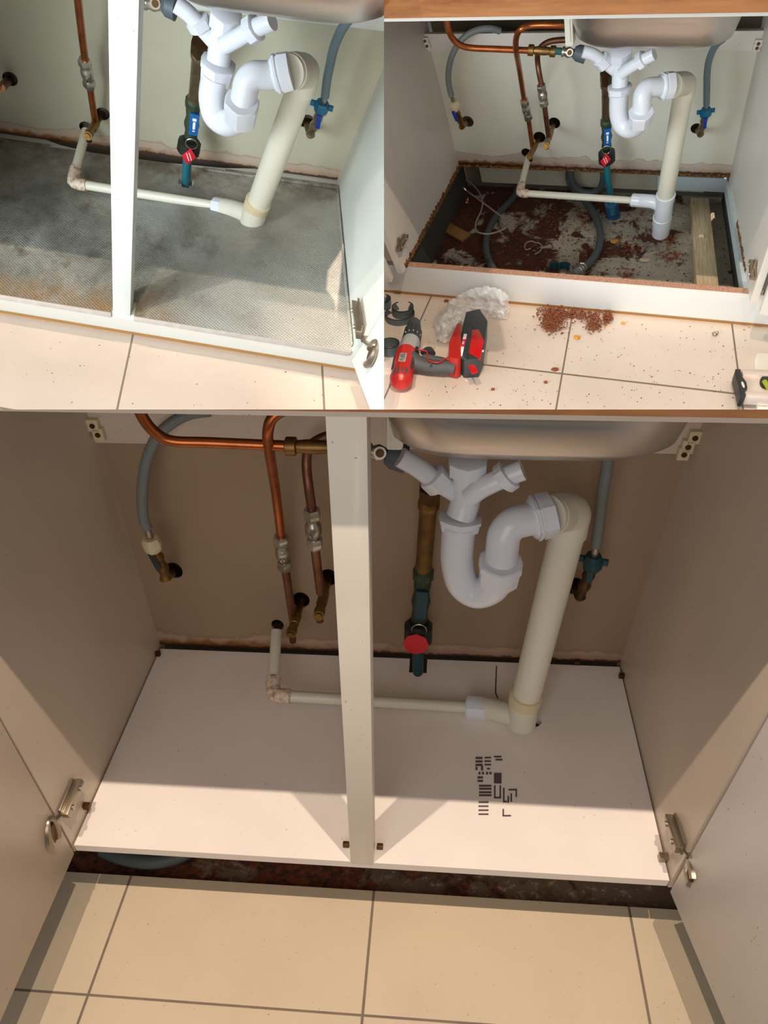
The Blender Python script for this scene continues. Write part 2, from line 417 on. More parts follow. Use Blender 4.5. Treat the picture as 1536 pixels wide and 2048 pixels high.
def sink_cabinet(cab, label, bd, bk, base_mat, opts):
    t = thing(cab, 'sink_cabinet', label, 'cabinet', (W / 2, 0, -.018))
    zlo = opts.get('zlo', -.018)
    o = emit(cab, 'side_panel', MB().box(cab, -.018, 0, 0, .555, zlo, cab.H), bd, t)
    o = emit(cab, 'side_panel', MB().box(cab, W, W + .018, 0, .555, zlo, cab.H), bd, t)
    holes = [ring2(cab.at(*h[:2], Y=D)[0], cab.at(*h[:2], Y=D)[2], h[2], n=16) for h in opts['holes']]
    zb = opts.get('zback', -.0)
    emit(cab, 'back_panel', plate(cab, [(0, zb), (W, zb), (W, .475), (0, .475)], holes, lambda a, b: (a, D, b), (0, .004, 0)), bk, t)
    # rear rail and the front rail under the worktop
    emit(cab, 'rear_rail', MB().box(cab, .0, W, D - .022, D - .004, .428, .482), bd, t, bevel=.0008)
    emit(cab, 'front_rail', MB().box(cab, .0, W, -.001, .017, cab.H - .008, cab.H + .004), bd, t)
    if opts.get('post'):
        x0, x1 = opts['post']
        emit(cab, 'centre_post', MB().box(cab, x0, x1, -.001, .038, -.003, cab.H - .008), 'post_b' if cab is BB else bd, t, bevel=.0012)
    return t

def hinge(cab, t, arm, link, cup, wa, wc, xs, cupx):
    """concealed hinge: arm on the side panel, link, cup on the door"""
    k = cab.k
    a = [cab.at(*p, X=xs) for p in arm]; nrm = cab.A[:, 0] / np.linalg.norm(cab.A[:, 0]) * (1 if xs < .5 else -1)
    h = None
    mb = MB(); p0, p1 = cab.w(a[0]), cab.w(a[-1]); ax = (p1 - p0) / 2; up = np.cross(ax, nrm); up = up / np.linalg.norm(up)
    mb.obox((p0 + p1) / 2 + nrm * .003 * k, ax * .9, up * wa * 1.25, nrm * .002 * k)
    h = emit(cab, 'hinge', mb, 'steel_hinge', t, bevel=.0006)
    mb = MB().obox((p0 + p1) / 2 + nrm * .010 * k, ax, up * wa * .62, nrm * .006 * k)
    emit(cab, 'hinge_arm', mb, 'steel_hinge', h, bevel=.0015)
    for f in (-.55, .5):
        mb = MB(); c = (p0 + p1) / 2 + ax * f + nrm * .016 * k; mb.tube([c, c + nrm * .003 * k], .0042 * k, 12)
        emit(cab, 'hinge_screw', mb, 'nickel', h)
    if link:
        L = [cab.w(cab.at(*p, X=(xs + cupx) / 2)) for p in link]
        emit(cab, 'hinge_link', MB().tube(catmull(L, 4), wa * .45, 8, flat=.5), 'steel_hinge', h)
    if cup:
        C = cab.w(cab.at(*cup[0], X=cupx)); U = cab.w(cab.at(*cup[1], X=cupx)) - C; Vv = np.cross(nrm, U); Vv = Vv / np.linalg.norm(Vv) * wc
        pts = [C + U * math.cos(q) + Vv * math.sin(q) for q in np.linspace(-2.2, 2.2, 16)]
        emit(cab, 'hinge_cup', MB().tube(pts, [.0035 * k + .004 * k * abs(math.cos(i / 5)) for i in range(16)], 8), 'steel_hinge', h)
        pts = [C + .62 * (U * math.cos(q) + Vv * math.sin(q)) for q in np.linspace(0, 2 * math.pi, 15)[:-1]]
        off = nrm * .003 * k
        emit(cab, 'hinge_well', MB().prism([p for p in pts], off), 'brass_dark', h)

def door(cab, t, x0, y0, ang, mat, width=.478, side=1):
    """door leaf hinged at (x0, y0), swung so that it points along ang"""
    d = V(math.cos(ang), math.sin(ang), 0); n = V(-d[1], d[0], 0) * side * .018
    c = [V(x0, y0, 0), V(x0, y0, 0) + d * width]
    mb = MB(); q = []
    for z in (-.018, cab.H - .01):
        q += [c[0] + V(0, 0, z), c[1] + V(0, 0, z), c[1] + n + V(0, 0, z), c[0] + n + V(0, 0, z)]
    mb.hexa([cab.w(p) for p in q])
    return emit(cab, 'door', mb, mat, t, bevel=.001)

# --- upper left
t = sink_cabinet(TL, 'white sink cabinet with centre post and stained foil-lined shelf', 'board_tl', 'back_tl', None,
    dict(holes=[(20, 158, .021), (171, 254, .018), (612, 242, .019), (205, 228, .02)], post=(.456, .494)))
hx, hy = TL.at(373, 366, Z=0)[:2]
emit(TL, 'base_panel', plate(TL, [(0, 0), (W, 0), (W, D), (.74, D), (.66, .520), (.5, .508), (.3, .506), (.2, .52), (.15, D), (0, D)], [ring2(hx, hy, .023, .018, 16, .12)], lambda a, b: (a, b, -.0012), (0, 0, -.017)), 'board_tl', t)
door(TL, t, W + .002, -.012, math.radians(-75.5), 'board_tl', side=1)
hinge(TL, t, [(719, 610), (728, 672)], [(728, 668), (733, 684), (741, 690)], [(743, 706), (754, 692)], .015 * TL.k, .020 * TL.k, W - .001, W + .008)
# foil liner on the shelf
fo = thing(TL, 'foil_liner', 'oxidised embossed foil sheet covering the cabinet shelf, yellow-brown at its front', 'liner', (W / 2, 0, 0))
def sheet(cab, x0, x1, y0, y1, z, nx, ny, hole, amp):
    mb = MB(); idx = {}; vs = []; fs = []
    for i in range(nx + 1):
        for j in range(ny + 1):
            x = x0 + (x1 - x0) * i / nx; y = y0 + (y1 - y0) * j / ny
            e = min(1, min(x - x0, x1 - x, y - y0, y1 - y) / .03)
            zz = z + amp * (math.sin(x * 37 + y * 11) * math.sin(y * 29 - x * 7) * .5 + .5) * e
            idx[i, j] = len(vs); vs.append(cab.w((x, y, zz)))
    for i in range(nx):
        for j in range(ny):
            x = x0 + (x1 - x0) * (i + .5) / nx; y = y0 + (y1 - y0) * (j + .5) / ny
            if hole and (x - hole[0]) ** 2 / hole[2] ** 2 + (y - hole[1]) ** 2 / hole[3] ** 2 < 1: continue
            if x < .50 and x > .452 and y < .042: continue
            if .17 < x < .66 and y > .508: continue
            fs.append((idx[i, j], idx[i + 1, j], idx[i + 1, j + 1], idx[i, j + 1]))
    mb.add(vs, fs, True); return mb
emit(TL, 'foil_sheet', sheet(TL, .003, W - .003, -.001, .515, .0006, 96, 53, (hx, hy, .021, .018), .0016), 'foil', fo, fill=False)
for x0, x1 in ((.0, .452), (.515, .66), (.69, W - .004)):
    emit(TL, 'lip_shadow', MB().box(TL, x0, x1, -.0012, -.0002, -.0192, -.0170), 'slot_shadow_dark', fo)  # dark strips painting the shadow under the foil lip
for x0, x1 in ((.0, .452), (.502, W - .004)):
    emit(TL, 'foil_lip', MB().box(TL, x0, x1, -.0035, -.001, -.0165, .0012), 'foil_lip', fo, bevel=.0004)
emit(TL, 'foil_lip', MB().box(TL, W - .0065, W - .003, .01, .50, .001, .010), 'foil', fo, bevel=.0006)
emit(TL, 'foil_lip', MB().box(TL, .60, W - .006, .495, .500, .001, .008), 'foil', fo, bevel=.0006)

# --- upper right
t = sink_cabinet(TR, 'white sink cabinet without centre post, its shelf cut out above rusty debris', 'board_tr', 'back_tr', None,
    dict(holes=[(935.5, 243, .021), (1079, 274.5, .0215), (1108.5, 246, .0205), (1052.5, 305.5, .018), (1393, 257, .0185)], zlo=-.022, zback=-.012))
door(TR, t, -.019, -.022, math.radians(184), 'board_tr', side=1)
door(TR, t, W + .019, -.022, math.radians(-8), 'board_tr', side=-1)
# torn edges of the removed shelf
def ragged(cab, p0, p1, n, w0, h0, seed):
    rr = random.Random(seed); mb = MB(); P0, P1 = np.array(p0), np.array(p1)
    ts = np.linspace(0, 1, n + 1); a = []; b = []
    for q in ts:
        c = P0 + (P1 - P0) * q; a.append(cab.w(c)); b.append((c, rr.uniform(.35, 1.2), rr.uniform(.4, 1.1)))
    vs = []; fs = []
    for i, (c, r1, r2) in enumerate(b):
        w_ = np.array(w0) * r1; h_ = np.array(h0) * r2
        vs += [cab.w(c), cab.w(c + w_), cab.w(c + w_ * .7 + h_), cab.w(c + h_)]
    for i in range(n):
        o = i * 4; fs += [(o + k, o + (k + 1) % 4, o + 4 + (k + 1) % 4, o + 4 + k) for k in range(4)]
    fs += [(0, 1, 2, 3), tuple(n * 4 + k for k in (3, 2, 1, 0))]
    return mb.add(vs, fs)
emit(TR, 'torn_edge', ragged(TR, (0, .02, -.020), (0, D, -.020), 90, (.0045, 0, 0), (0, 0, .022), 1), 'rust_edge', t)
emit(TR, 'torn_edge', ragged(TR, (.0, D, -.010), (W, D, -.010), 160, (0, -.004, 0), (0, 0, .012), 2), 'rust_edge', t)
emit(TR, 'torn_edge', ragged(TR, (W, .10, -.016), (W, .30, -.016), 40, (-.003, 0, 0), (0, 0, .016), 3), 'rust_edge', t)
for nm, arm in ((0, [(790, 501), (807, 470)]), (1, [(1511, 521), (1513, 559)])):
    xs = .001 if nm == 0 else W - .001
    hinge(TR, t, arm, None, None, .006 * TR.k, .01 * TR.k, xs, xs)
    q = arm[0][0] + (arm[1][0] - arm[0][0]) * .4, arm[0][1] + (arm[1][1] - arm[0][1]) * .4
    c = TR.w(TR.at(q[0], q[1], X=xs)); nrm = TR.A[:, 0] / np.linalg.norm(TR.A[:, 0]) * (1 if nm == 0 else -1)
    cc = TR.at(q[0], q[1], X=xs); d1 = TR.w(cc + V(0, .004, .02)) - TR.w(cc)
    emit(TR, 'hinge_plate', MB().obox(c + nrm * .004 * TR.k, d1, np.cross(d1, nrm) * .3, nrm * .003 * TR.k), 'steel_hinge', t, bevel=.001)

# --- lower
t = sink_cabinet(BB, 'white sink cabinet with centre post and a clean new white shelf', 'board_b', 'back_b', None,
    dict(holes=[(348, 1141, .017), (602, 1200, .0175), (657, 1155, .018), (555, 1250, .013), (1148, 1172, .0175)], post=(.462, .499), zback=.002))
hx2, hy2 = BB.at(1058, 1442, Z=0)[:2]; nx, ny = BB.at(836, 1338, Z=0)[:2]
emit(BB, 'base_panel', plate(BB, [(.003, .0), (W - .003, .0), (W - .003, .523), (nx + .018, .523), (nx + .018, ny - .012), (nx - .018, ny - .012), (nx - .018, .523), (.003, .523)],
    [ring2(hx2, hy2, .024, .018, 16)], lambda a, b: (a, b, 0), (0, 0, -.015)), 'newboard', t)
for q0, q1, wd in (((993, 1332), (991, 1385), .0010), ((991, 1385), (1000, 1408), .0010)):
    a_, b_ = BB.at(*q0, Z=.0004), BB.at(*q1, Z=.0004)
    emit(BB, 'saw_cut', MB().hexa([BB.w(p) for p in (a_ - V(wd, 0, 0), a_ + V(wd, 0, 0), b_ + V(wd, 0, 0), b_ - V(wd, 0, 0), a_ + V(-wd, 0, .0004), a_ + V(wd, 0, .0004), b_ + V(wd, 0, .0004), b_ + V(-wd, 0, .0004))]), 'slot_shadow_dark', t)
door(BB, t, -.0005, -.004, math.radians(-90.2), 'board_b', side=-1)
door(BB, t, W + .0015, -.008, math.radians(-81), 'door_b', side=1)
hinge(BB, t, [(148, 1560), (118, 1632)], [(120, 1628), (108, 1640)], [(104, 1668), (98, 1640)], .011 * BB.k, .012 * BB.k, .001, .001)
hinge(BB, t, [(1350, 1634), (1372, 1702)], [(1370, 1698), (1384, 1715)], [(1382, 1748), (1376, 1722)], .011 * BB.k, .012 * BB.k, W - .001, W + .006)
# stamped printing on the new shelf
st = MB()
def ink(x0, y0, x1, y1):
    global st
    a_ = [BB.at(x, y, Z=.0004) for x, y in ((x0, y0), (x1, y0), (x1, y1), (x0, y1))]
    st.hexa([BB.w(p) for p in a_] + [BB.w(p + V(0, 0, .0004)) for p in a_])
for y in (1514, 1521, 1528): ink(951, y, 965, y + 4); ink(969, y, 982, y + 3)
ink(951, 1534, 955, 1540); ink(962, 1532, 966, 1541); ink(974, 1536, 980, 1539)
ink(988, 1512, 1003, 1515); ink(991, 1518, 1005, 1521)
for x in (957, 964, 972, 979): ink(x, 1544, x + 4, 1549)
for y in (1553, 1560): ink(955, y, 966, y + 4)
ink(988, 1546, 1003, 1567)
for y in (1570, 1576, 1583, 1589): ink(958, y, 983, y + 3.5)
ink(988, 1571, 991, 1596); ink(999, 1571, 1002, 1596); ink(988, 1594, 1002, 1597); ink(1006, 1576, 1009, 1604); ink(1006, 1602, 1014, 1605)
for y in (1603, 1611, 1619, 1627): ink(957, y, 977, y + 3)
ink(1017, 1578, 1032, 1581); ink(1031, 1578, 1034, 1594); ink(1021, 1587, 1024, 1604); ink(1015, 1592, 1018, 1606)
ink(1005, 1618, 1008, 1632); ink(1005, 1630, 1022, 1633)
emit(BB, 'printed_stamp', st, 'ink', t)
# shelf clips
for q, kw, s_ in (((318, 1318), dict(X=.004), .006), ((172, 1612), dict(X=.004), .007), ((1238, 1370), dict(X=W - .004), .006), ((1152, 1334), dict(Y=.527), .006),
              ((692, 1689), dict(Y=.03), .005), ((760, 1693), dict(Y=.03), .005), ((1328, 1714), dict(X=W - .006), .008)):
    c = BB.at(*q, **kw); c[2] = max(c[2], .004)
    mb = MB().box(BB, c[0] - s_, c[0] + s_, c[1] - s_ * .8, c[1] + s_ * .8, c[2] - .0045, c[2] + .0045)
    emit(BB, 'shelf_clip', mb, 'brass_dark' if q[0] != 1328 else 'steel_hinge', t, bevel=.001)

# wall hanging brackets high in the rear corners
def bracket(cab, q, x, label):
    t = thing(cab, 'corner_bracket', label, 'bracket', cab.at(*q[0], Y=D - .03))
    for i, c in enumerate(q):
        p = cab.at(*c, Y=D - .026)
        b_ = emit(cab, 'bracket_block', MB().box(cab, p[0] - .009, p[0] + .009, p[1] - .008, p[1] + .006, p[2] - .009, p[2] + .009), 'plate_white' if cab is TR else 'pvc_yellow', t, bevel=.001)
        emit(cab, 'bracket_screw', MB().tube([cab.w(p + V(0, -.008, 0)), cab.w(p + V(0, -.010, 0))], .0045 * cab.k, 10), 'brass_dark', b_)
bracket(TR, [(852, 80), (856, 90)], 0, 'small two-block bracket in the upper left rear corner of the gutted cabinet')
bracket(TR, [(1516, 85), (1513, 94)], 0, 'small two-block bracket in the upper right rear corner of the gutted cabinet')
bracket(BB, [(188, 848), (199, 866)], 0, 'yellowed corner bracket at the upper left of the repaired cabinet')
bracket(BB, [(1388, 872), (1374, 890), (1366, 905)], 0, 'yellowed corner bracket at the upper right of the repaired cabinet')

# plinth boards
def plinth(cab, label, y, ztop, edge):
    t = thing(cab, 'plinth_board', label, 'plinth', (W / 2, y, FL))
    emit(cab, 'kickboard', MB().box(cab, -.35, 1.45, y, y + .018, FL + .010, ztop), 'plinth_lit' if edge else 'plinth_white', t)
    emit(cab, 'edge_strip', MB().box(cab, -.35, 1.45, y - .001, y + .019, FL, FL + .0105), 'ply_edge', t)
    if edge: emit(cab, 'sawn_top', MB().box(cab, .002, W - .002, y, y + .018, ztop, ztop + .002), 'chipboard', t)
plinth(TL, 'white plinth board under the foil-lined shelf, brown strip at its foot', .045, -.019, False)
plinth(TR, 'white plinth board below the gutted cabinet with a raw chipboard top edge', .0265, -.020, True)

# worktops
def worktop(cab, label, y1=.635):
    t = thing(cab, 'worktop', label, 'worktop', (W / 2, -.03, cab.H + .006))
    z0, z1 = cab.H + .007, cab.H + .045
    xa = .12 if cab is TL else .5
    ins = [(.07, .10), (.86, .10), (.86, .47), (.07, .47)]
    emit(cab, 'worktop_slab', plate(cab, [(-xa, -.03), (1 + xa, -.03), (1 + xa, y1), (-xa, y1)], [ins], lambda a, b: (a, b, z0), (0, 0, z1 - z0)), 'worktop_wood', t)
    return t
worktop(TL, 'wood-block worktop above the foil-lined cabinet'); worktop(TR, 'wood-block worktop with a light wooden front edge across the top of the upper right view')
worktop(BB, 'wood-block worktop edge above the repaired cabinet in the lower view')

# sinks
def sink(cab, label, zbot, yf, hid=None):
    t = thing(cab, 'kitchen_sink', label, 'sink', (.66, .3, zbot))
    cx, cy = .672, .31
    lv = [(zbot, .145, .12 - (yf - .14), .05), (zbot + .004, .158, .14, .06), (zbot + .016, .172, .155, .07), (zbot + .05, .180, .165, .075), (cab.H + .04, .186, .17, .08), (cab.H + .0455, .195, .18, .08)]
    vs = []; seg = 44
    def ring(z, hx_, hy_, r):
        out = []
        for k in range(seg):
            a = 2 * math.pi * k / seg; e = 2 / 4.2
            c, s_ = math.cos(a), math.sin(a)
            out.append(cab.w((cx + hx_ * math.copysign(abs(c) ** e, c), cy + hy_ * math.copysign(abs(s_) ** e, s_), z)))
        return out
    for z, hx_, hy_, r in lv: vs += ring(z, hx_, hy_, r)
    fs = []
    for i in range(len(lv) - 1): fs += [(i * seg + k, i * seg + (k + 1) % seg, (i + 1) * seg + (k + 1) % seg, (i + 1) * seg + k) for k in range(seg)]
    fs.append(tuple(range(seg)))
    mb = MB().add(vs, fs, True)
    emit(cab, 'bowl', mb, 'stainless', t, fill=False, sharp=60)
    # drainer deck
    emit(cab, 'drainer', plate(cab, [(-.05, .05), (.90, .05), (.90, .50), (-.05, .50)], [[(cx + .19 * math.copysign(abs(math.cos(q)) ** .5, math.cos(q)), cy + .175 * math.copysign(abs(math.sin(q)) ** .5, math.sin(q))) for q in np.linspace(0, 2 * math.pi, 33)[:-1]]],
        lambda a, b: (a, b, cab.H + .046), (0, 0, .0015)), 'stainless', t)
    return t
sink(TL, 'stainless steel sink bowl seen from below at the top of the upper left view', .590, .14)
sink(TR, 'stainless steel sink bowl hanging under the wood worktop in the upper right view', .565, .14)
sink(BB, 'blurry stainless sink bowl at the top of the large lower view', .560, .14)

# ------------------------------------------------------------------ plumbing
def wp(cab, pts, y=None, sub=0):
    q = [cab.w(p) for p in cab.path(pts, y)]
    return catmull(q, sub) if sub else q
def pipe(cab, name, pts, r, mat, parent, y=None, sub=6, **kw):
    return emit(cab, name, MB().tube(wp(cab, pts, y, sub), r * cab.k, **kw), mat, parent)
def collar(cab, name, a, b, r, mat, parent, y=None, seg=24, flute=0, lip=.0, prof=None):
    """short turned piece between two points; prof = [(t, factor), ...]"""
    A, B_ = [cab.w(p) for p in cab.path([a, b], y)]
    prof = prof or [(0, .9), (.06, 1), (.94, 1), (1, .9)]
    return emit(cab, name, MB().tube([A + (B_ - A) * t for t, _ in prof], [r * cab.k * f for _, f in prof], seg, flute=flute), mat, parent)
NUTP = [(0, .92), (.05, 1.0), (.28, 1.0), (.30, .95), (1, .90)]

def trap(cab, label, k, r=.0215):
    """white plastic sink trap with two hose spigots"""
    base = cab.at(*k['u'][len(k['u']) // 2][:2], Y=.25)
    t = thing(cab, 'sink_trap', label, 'pipe', base)
    o = k['out']; n1 = k['nut1']
    collar(cab, 'outlet_nut', (*o[0], .32), (*o[1], .32), r * 1.22, 'pvc_white', t, flute=4)
    pipe(cab, 'tailpiece', [(*o[1], .32), (*k['mid'], .31), (*n1[0], .30)], r * .98, 'pvc_white', t, sub=4)
    for side in ('L', 'R'):
        a = k['arm' + side]; ys = .315 if side == 'L' else .29
        pipe(cab, 'spigot', [(*p, ys) for p in a], r * .66, 'pvc_white', t, sub=5)
        m = k['an' + side]
        collar(cab, 'spigot_nut', (*m[0], ys), (*m[1], ys), r * .93, 'pvc_white', t, flute=4)
    collar(cab, 'trap_nut', (*n1[0], .30), (*n1[1], .295), r * 1.42, 'pvc_white', t, flute=4, prof=NUTP)
    u = k['u']; n = len(u); ys = np.linspace(.29, .25, n)
    pipe(cab, 'u_bend', [(u[i][0], u[i][1], ys[i]) for i in range(n)], r * 1.12, 'pvc_white', t, sub=7, seg=26)
    n2 = k['nut2']
    collar(cab, 'trap_nut', (*n2[0], .25), (*n2[1], .252), r * 1.42, 'pvc_white', t, flute=4, prof=NUTP)
    kn = k['knee']; n = len(kn); ys = np.linspace(.254, .295, n)
    pipe(cab, 'outlet_knee', [(kn[i][0], kn[i][1], ys[i]) for i in range(n)], r * 1.08, 'pvc_white', t, sub=6, seg=26)
    n3 = k['nut3']
    collar(cab, 'compression_nut', (*n3[0], .293), (*n3[1], .302), r * 1.46, 'pvc_white', t, flute=4, prof=[(0, .72), (.1, .86), (.2, .90), (.22, 1.0), (.34, 1.0), (.36, .92), (.46, .92), (.48, 1), (1, .96)])
    return t
trap(TL, 'white plastic u-bend trap hanging right of the post above the foil-lined shelf', dict(
    out=[(453, 22), (449, 52)], mid=(442, 90), nut1=[(437, 124), (432, 158)],
    armL=[(436, 92), (415, 68), (397, 48), (376, 26), (352, 8)], anL=[(403, 56), (393, 38)], armR=[(446, 92), (472, 78), (505, 59), (545, 42)], anR=[(498, 64), (514, 54)],
    u=[(431, 152), (425, 180), (424, 205), (431, 231), (452, 245), (474, 238), (485, 222)], nut2=[(484, 203), (481, 240)][0:2],
    knee=[(484, 212), (489, 188), (494, 166), (508, 152), (530, 151), (552, 150)], nut3=[(543, 150), (581, 142)]))
trap(TR, 'white plastic u-bend trap under the sink above the gutted floor', dict(
    out=[(1242, 100), (1242, 117)], mid=(1241, 145), nut1=[(1239.5, 172), (1238.5, 190)],
    armL=[(1239, 148), (1224, 136), (1205, 122), (1186, 109), (1166, 103)], anL=[(1211, 130), (1200, 116)], armR=[(1242, 148), (1258, 136), (1282, 122), (1309, 108)], anR=[(1278, 125), (1289, 117)],
    u=[(1238, 188), (1237, 210), (1238, 230), (1244, 248), (1258, 257), (1273, 252), (1281, 240)], nut2=[(1283, 222), (1281, 244)],
    knee=[(1283, 228), (1284, 205), (1286, 188), (1294, 177), (1310, 174), (1326, 173)], nut3=[(1318, 174), (1344, 169)]))
trap(BB, 'large blurry white u-bend trap right of the post above the new shelf', dict(
    out=[(936, 918), (935, 945)], mid=(931, 1000), nut1=[(921, 1034), (919, 1056)],
    armL=[(925, 995), (900, 978), (872, 962), (836, 935), (800, 914)], anL=[(882, 970), (862, 950)], armR=[(938, 995), (965, 975), (1012, 953), (1046, 940)], anR=[(1004, 960), (1020, 948)],
    u=[(919, 1050), (915, 1090), (915, 1125), (925, 1165), (952, 1184), (982, 1175), (999, 1150)], nut2=[(1002, 1122), (996, 1160)],
    knee=[(1001, 1132), (1004, 1100), (1009, 1068), (1026, 1048), (1052, 1040), (1076, 1036)], nut3=[(1058, 1040), (1104, 1028)]))

def soil(cab, label, k, r=.0262):
    """wide cream waste pipe with elbow, tee and the thin branch that joins it"""
    t = thing(cab, 'waste_pipe', label, 'pipe', cab.at(*k['foot'][-1][:2], Y=k['foot'][-1][2]))
    e = k['elbow']
    pipe(cab, 'elbow', e, r * 1.12, 'pvc_old', t, sub=6, seg=26)
    collar(cab, 'elbow_socket', k['sock'][0], k['sock'][1], r * 1.14, 'pvc_old', t, prof=[(0, .6), (.02, 1), (.9, 1), (1, .98)])
    pipe(cab, 'standpipe', k['pipe'], r, 'pvc_old', t, sub=0, seg=26)
    collar(cab, 'tee_collar', k['col'][0], k['col'][1], r * 1.14, 'pvc_yellow' if cab is not TR else 'pvc_white', t)
    pipe(cab, 'tee', k['foot'], r * (1.08 if cab is not BB else 1.04), 'pvc_white' if cab is TR else 'pvc_old', t, sub=3, seg=26)
    pipe(cab, 'tee_branch', k['branch'], r * .80, 'pvc_white' if cab is TR else 'pvc_old', t, sub=4)
    collar(cab, 'coupling', k['coup'][0], k['coup'][1], r * .78, 'pvc_white', t, flute=5)
    b = k['small']
    t2 = thing(cab, 'branch_pipe', k['label2'], 'pipe', cab.at(*b[1][:2], Y=b[1][2]))
    pipe(cab, 'wall_run', b[:2], .0108, 'pvc_old', t2, sub=0)
    pipe(cab, 'shelf_run', b[1:], .0108, 'pvc_old', t2, sub=0)
    c0 = np.array(b[1]); d0 = (np.array(b[0]) - c0); d1 = np.array(b[2]) - c0
    d0 = d0 / np.hypot(d0[0], d0[1]); d1 = d1 / np.hypot(d1[0], d1[1]); L = k['el']
    P = lambda d, q: (c0[0] + d[0] * q, c0[1] + d[1] * q, c0[2] + d[2] * q)
    pipe(cab, 'corner_elbow', [P(d0, L * 1.0), P(d0, L * .45), (c0 + d0 * L * .10 + d1 * L * .10).tolist(), P(d1, L * .45), P(d1, L * 1.0)], .0138, 'pvc_stain', t2, sub=4)
soil(TL, 'wide cream waste pipe slanting down to the foil liner, upper left view', dict(
    elbow=[(578, 144, .305), (596, 142, .33), (608, 143, .352), (606, 156, .355), (602, 178, .354)], sock=[(583, 143, .31), (597, 141, .332)],
    pipe=[(604, 168, .355), (512, 420, .34)], col=[(517, 402, .34), (511, 420, .339)], foot=[(515, 408, .34), (509, 427, .335), (502, 452, .33)],
    branch=[(505, 436, .335), (487, 426, .345), (468, 419, .355), (448, 415, .362)], coup=[(462, 418, .36), (428, 411, .366)],
    small=[(172, 262, .50), (144, 366, .347), (432, 411, .366)], el=30, label2='thin white waste pipe with rusty elbow lying over the foil liner'))
soil(TR, 'wide cream waste pipe ending open just above the rusty debris', dict(
    elbow=[(1342, 171, .305), (1356, 169, .33), (1368, 169, .352), (1368, 180, .355), (1366, 192, .355)], sock=[(1345, 171, .31), (1357, 169, .33)],
    pipe=[(1367, 185, .355), (1329, 402, .352)], col=[(1332, 388, .352), (1330, 400, .352)], foot=[(1330, 396, .352), (1327, 420, .35), (1325, 440, .35), (1321, 466, .352)],
    branch=[(1324, 412, .352), (1308, 404, .357), (1292, 402, .362), (1280, 401, .366)], coup=[(1289, 402, .364), (1263, 400, .368)],
    small=[(1057, 314, .50), (1039, 386, .347), (1268, 401, .367)], el=17, label2='thin white waste pipe with stained elbow crossing above the hole in the shelf'))
TRw = [o for o in bpy.data.objects if o.name.startswith('waste_pipe')][-1]
collar(TR, 'end_socket', (1325, 432, .35), (1323.5, 447, .351), .0262 * 1.16, 'pvc_white', TRw)
soil(BB, 'wide cream waste pipe slanting into a hole in the new shelf', dict(
    elbow=[(1095, 1030, .305), (1118, 1024, .33), (1140, 1026, .352), (1138, 1042, .355), (1134, 1066, .355)], sock=[(1100, 1029, .31), (1122, 1024, .335)],
    pipe=[(1136, 1060, .355), (1050, 1400, .342)], col=[(1053, 1386, .342), (1048, 1404, .341)], foot=[(1050, 1396, .341), (1046, 1420, .338), (1042, 1446, .333)],
    branch=[(1036, 1432, .338), (1008, 1424, .35), (985, 1418, .36), (965, 1415, .366)], coup=[(976, 1417, .363), (932, 1413, .369)],
    small=[(553, 1262, .50), (545, 1390, .347), (934, 1414, .368)], el=36, label2='thin white waste pipe with stained elbow lying on the new white shelf'))

def iso_valve(cab, t, a, b, ya, yb, r=.0125):
    """nickel inline isolating valve: two hex nuts, round body, screw"""
    A, B_ = cab.w(cab.Y(*a, ya)), cab.w(cab.Y(*b, yb)); k = cab.k
    P = lambda q: A + (B_ - A) * q
    v = emit(cab, 'isolating_valve', MB().tube([P(q) for q in (.24, .30, .36, .40, .50, .60, .64, .70, .76)], [r * k * f for f in (.72, .72, .95, 1.08, 1.12, 1.08, .95, .72, .72)], 16), 'nickel', t)
    for q0, q1 in ((0, .26), (.74, 1)):
        emit(cab, 'valve_nut', MB().tube([P(q0), P(q0 + .04), P(q1 - .04), P(q1)], [r * k * .95, r * k * 1.14, r * k * 1.14, r * k * .95], 6, smooth=False), 'nickel', v)
    d = Vector(CAMLOC) - Vector(P(.5)); d = np.array(d.normalized()); ax = (B_ - A) / np.linalg.norm(B_ - A); d = d - ax * (d @ ax); d /= np.linalg.norm(d)
    sx = np.cross(ax, d); c = P(.55) + d * r * k * .9 + sx * r * k * .25
    emit(cab, 'valve_screw', MB().tube([c, c + d * .005 * k], .0045 * k, 12), 'nickel', v)
    emit(cab, 'screw_slot', MB().obox(c + d * .0052 * k, ax * .0036 * k, sx * .0007 * k, d * .0003 * k), 'slot_shadow_dark', v)

def copper_run(cab, label, pts, va, vb, y0, y1, hole, end, mat, mat2):
    t = thing(cab, 'copper_pipe', label, 'pipe', cab.Y(*end[0], end[1]))
    pipe(cab, 'upper_run', pts, .0078, mat, t, sub=6)
    iso_valve(cab, t, va, vb, y0, y1)
    e = (*end[0], end[1])
    pipe(cab, 'lower_run', [(*vb, y1), e], .0078, mat2, t, sub=0)
    hp = (*hole, D + .02)
    p0, p1 = cab.path([hp, (end[2][0], end[2][1], end[3])])
    p0, p1 = cab.w(p0), cab.w(p1); dd = p1 - p0; k = cab.k
    tt = emit(cab, 'wall_tee', MB().tube([p0 + dd * q for q in (0, .45, .46, .72, .73, .86, .87, 1)], [f * k for f in (.0078, .0078, .0098, .0098, .0085, .0085, .0102, .0102)], 16), 'copper_brass', t)
    emit(cab, 'tee_cap', MB().tube([p1, p1 + dd / np.linalg.norm(dd) * .004 * k], [.0075 * k, .0065 * k], 12), 'copper_brass', tt)
    s0 = p0 + dd * .93; up = cab.A[:, 2] / np.linalg.norm(cab.A[:, 2])
    emit(cab, 'drain_stub', MB().tube([s0, s0 - up * end[4] * k], .0068 * k, 12), 'brass_dark', tt)
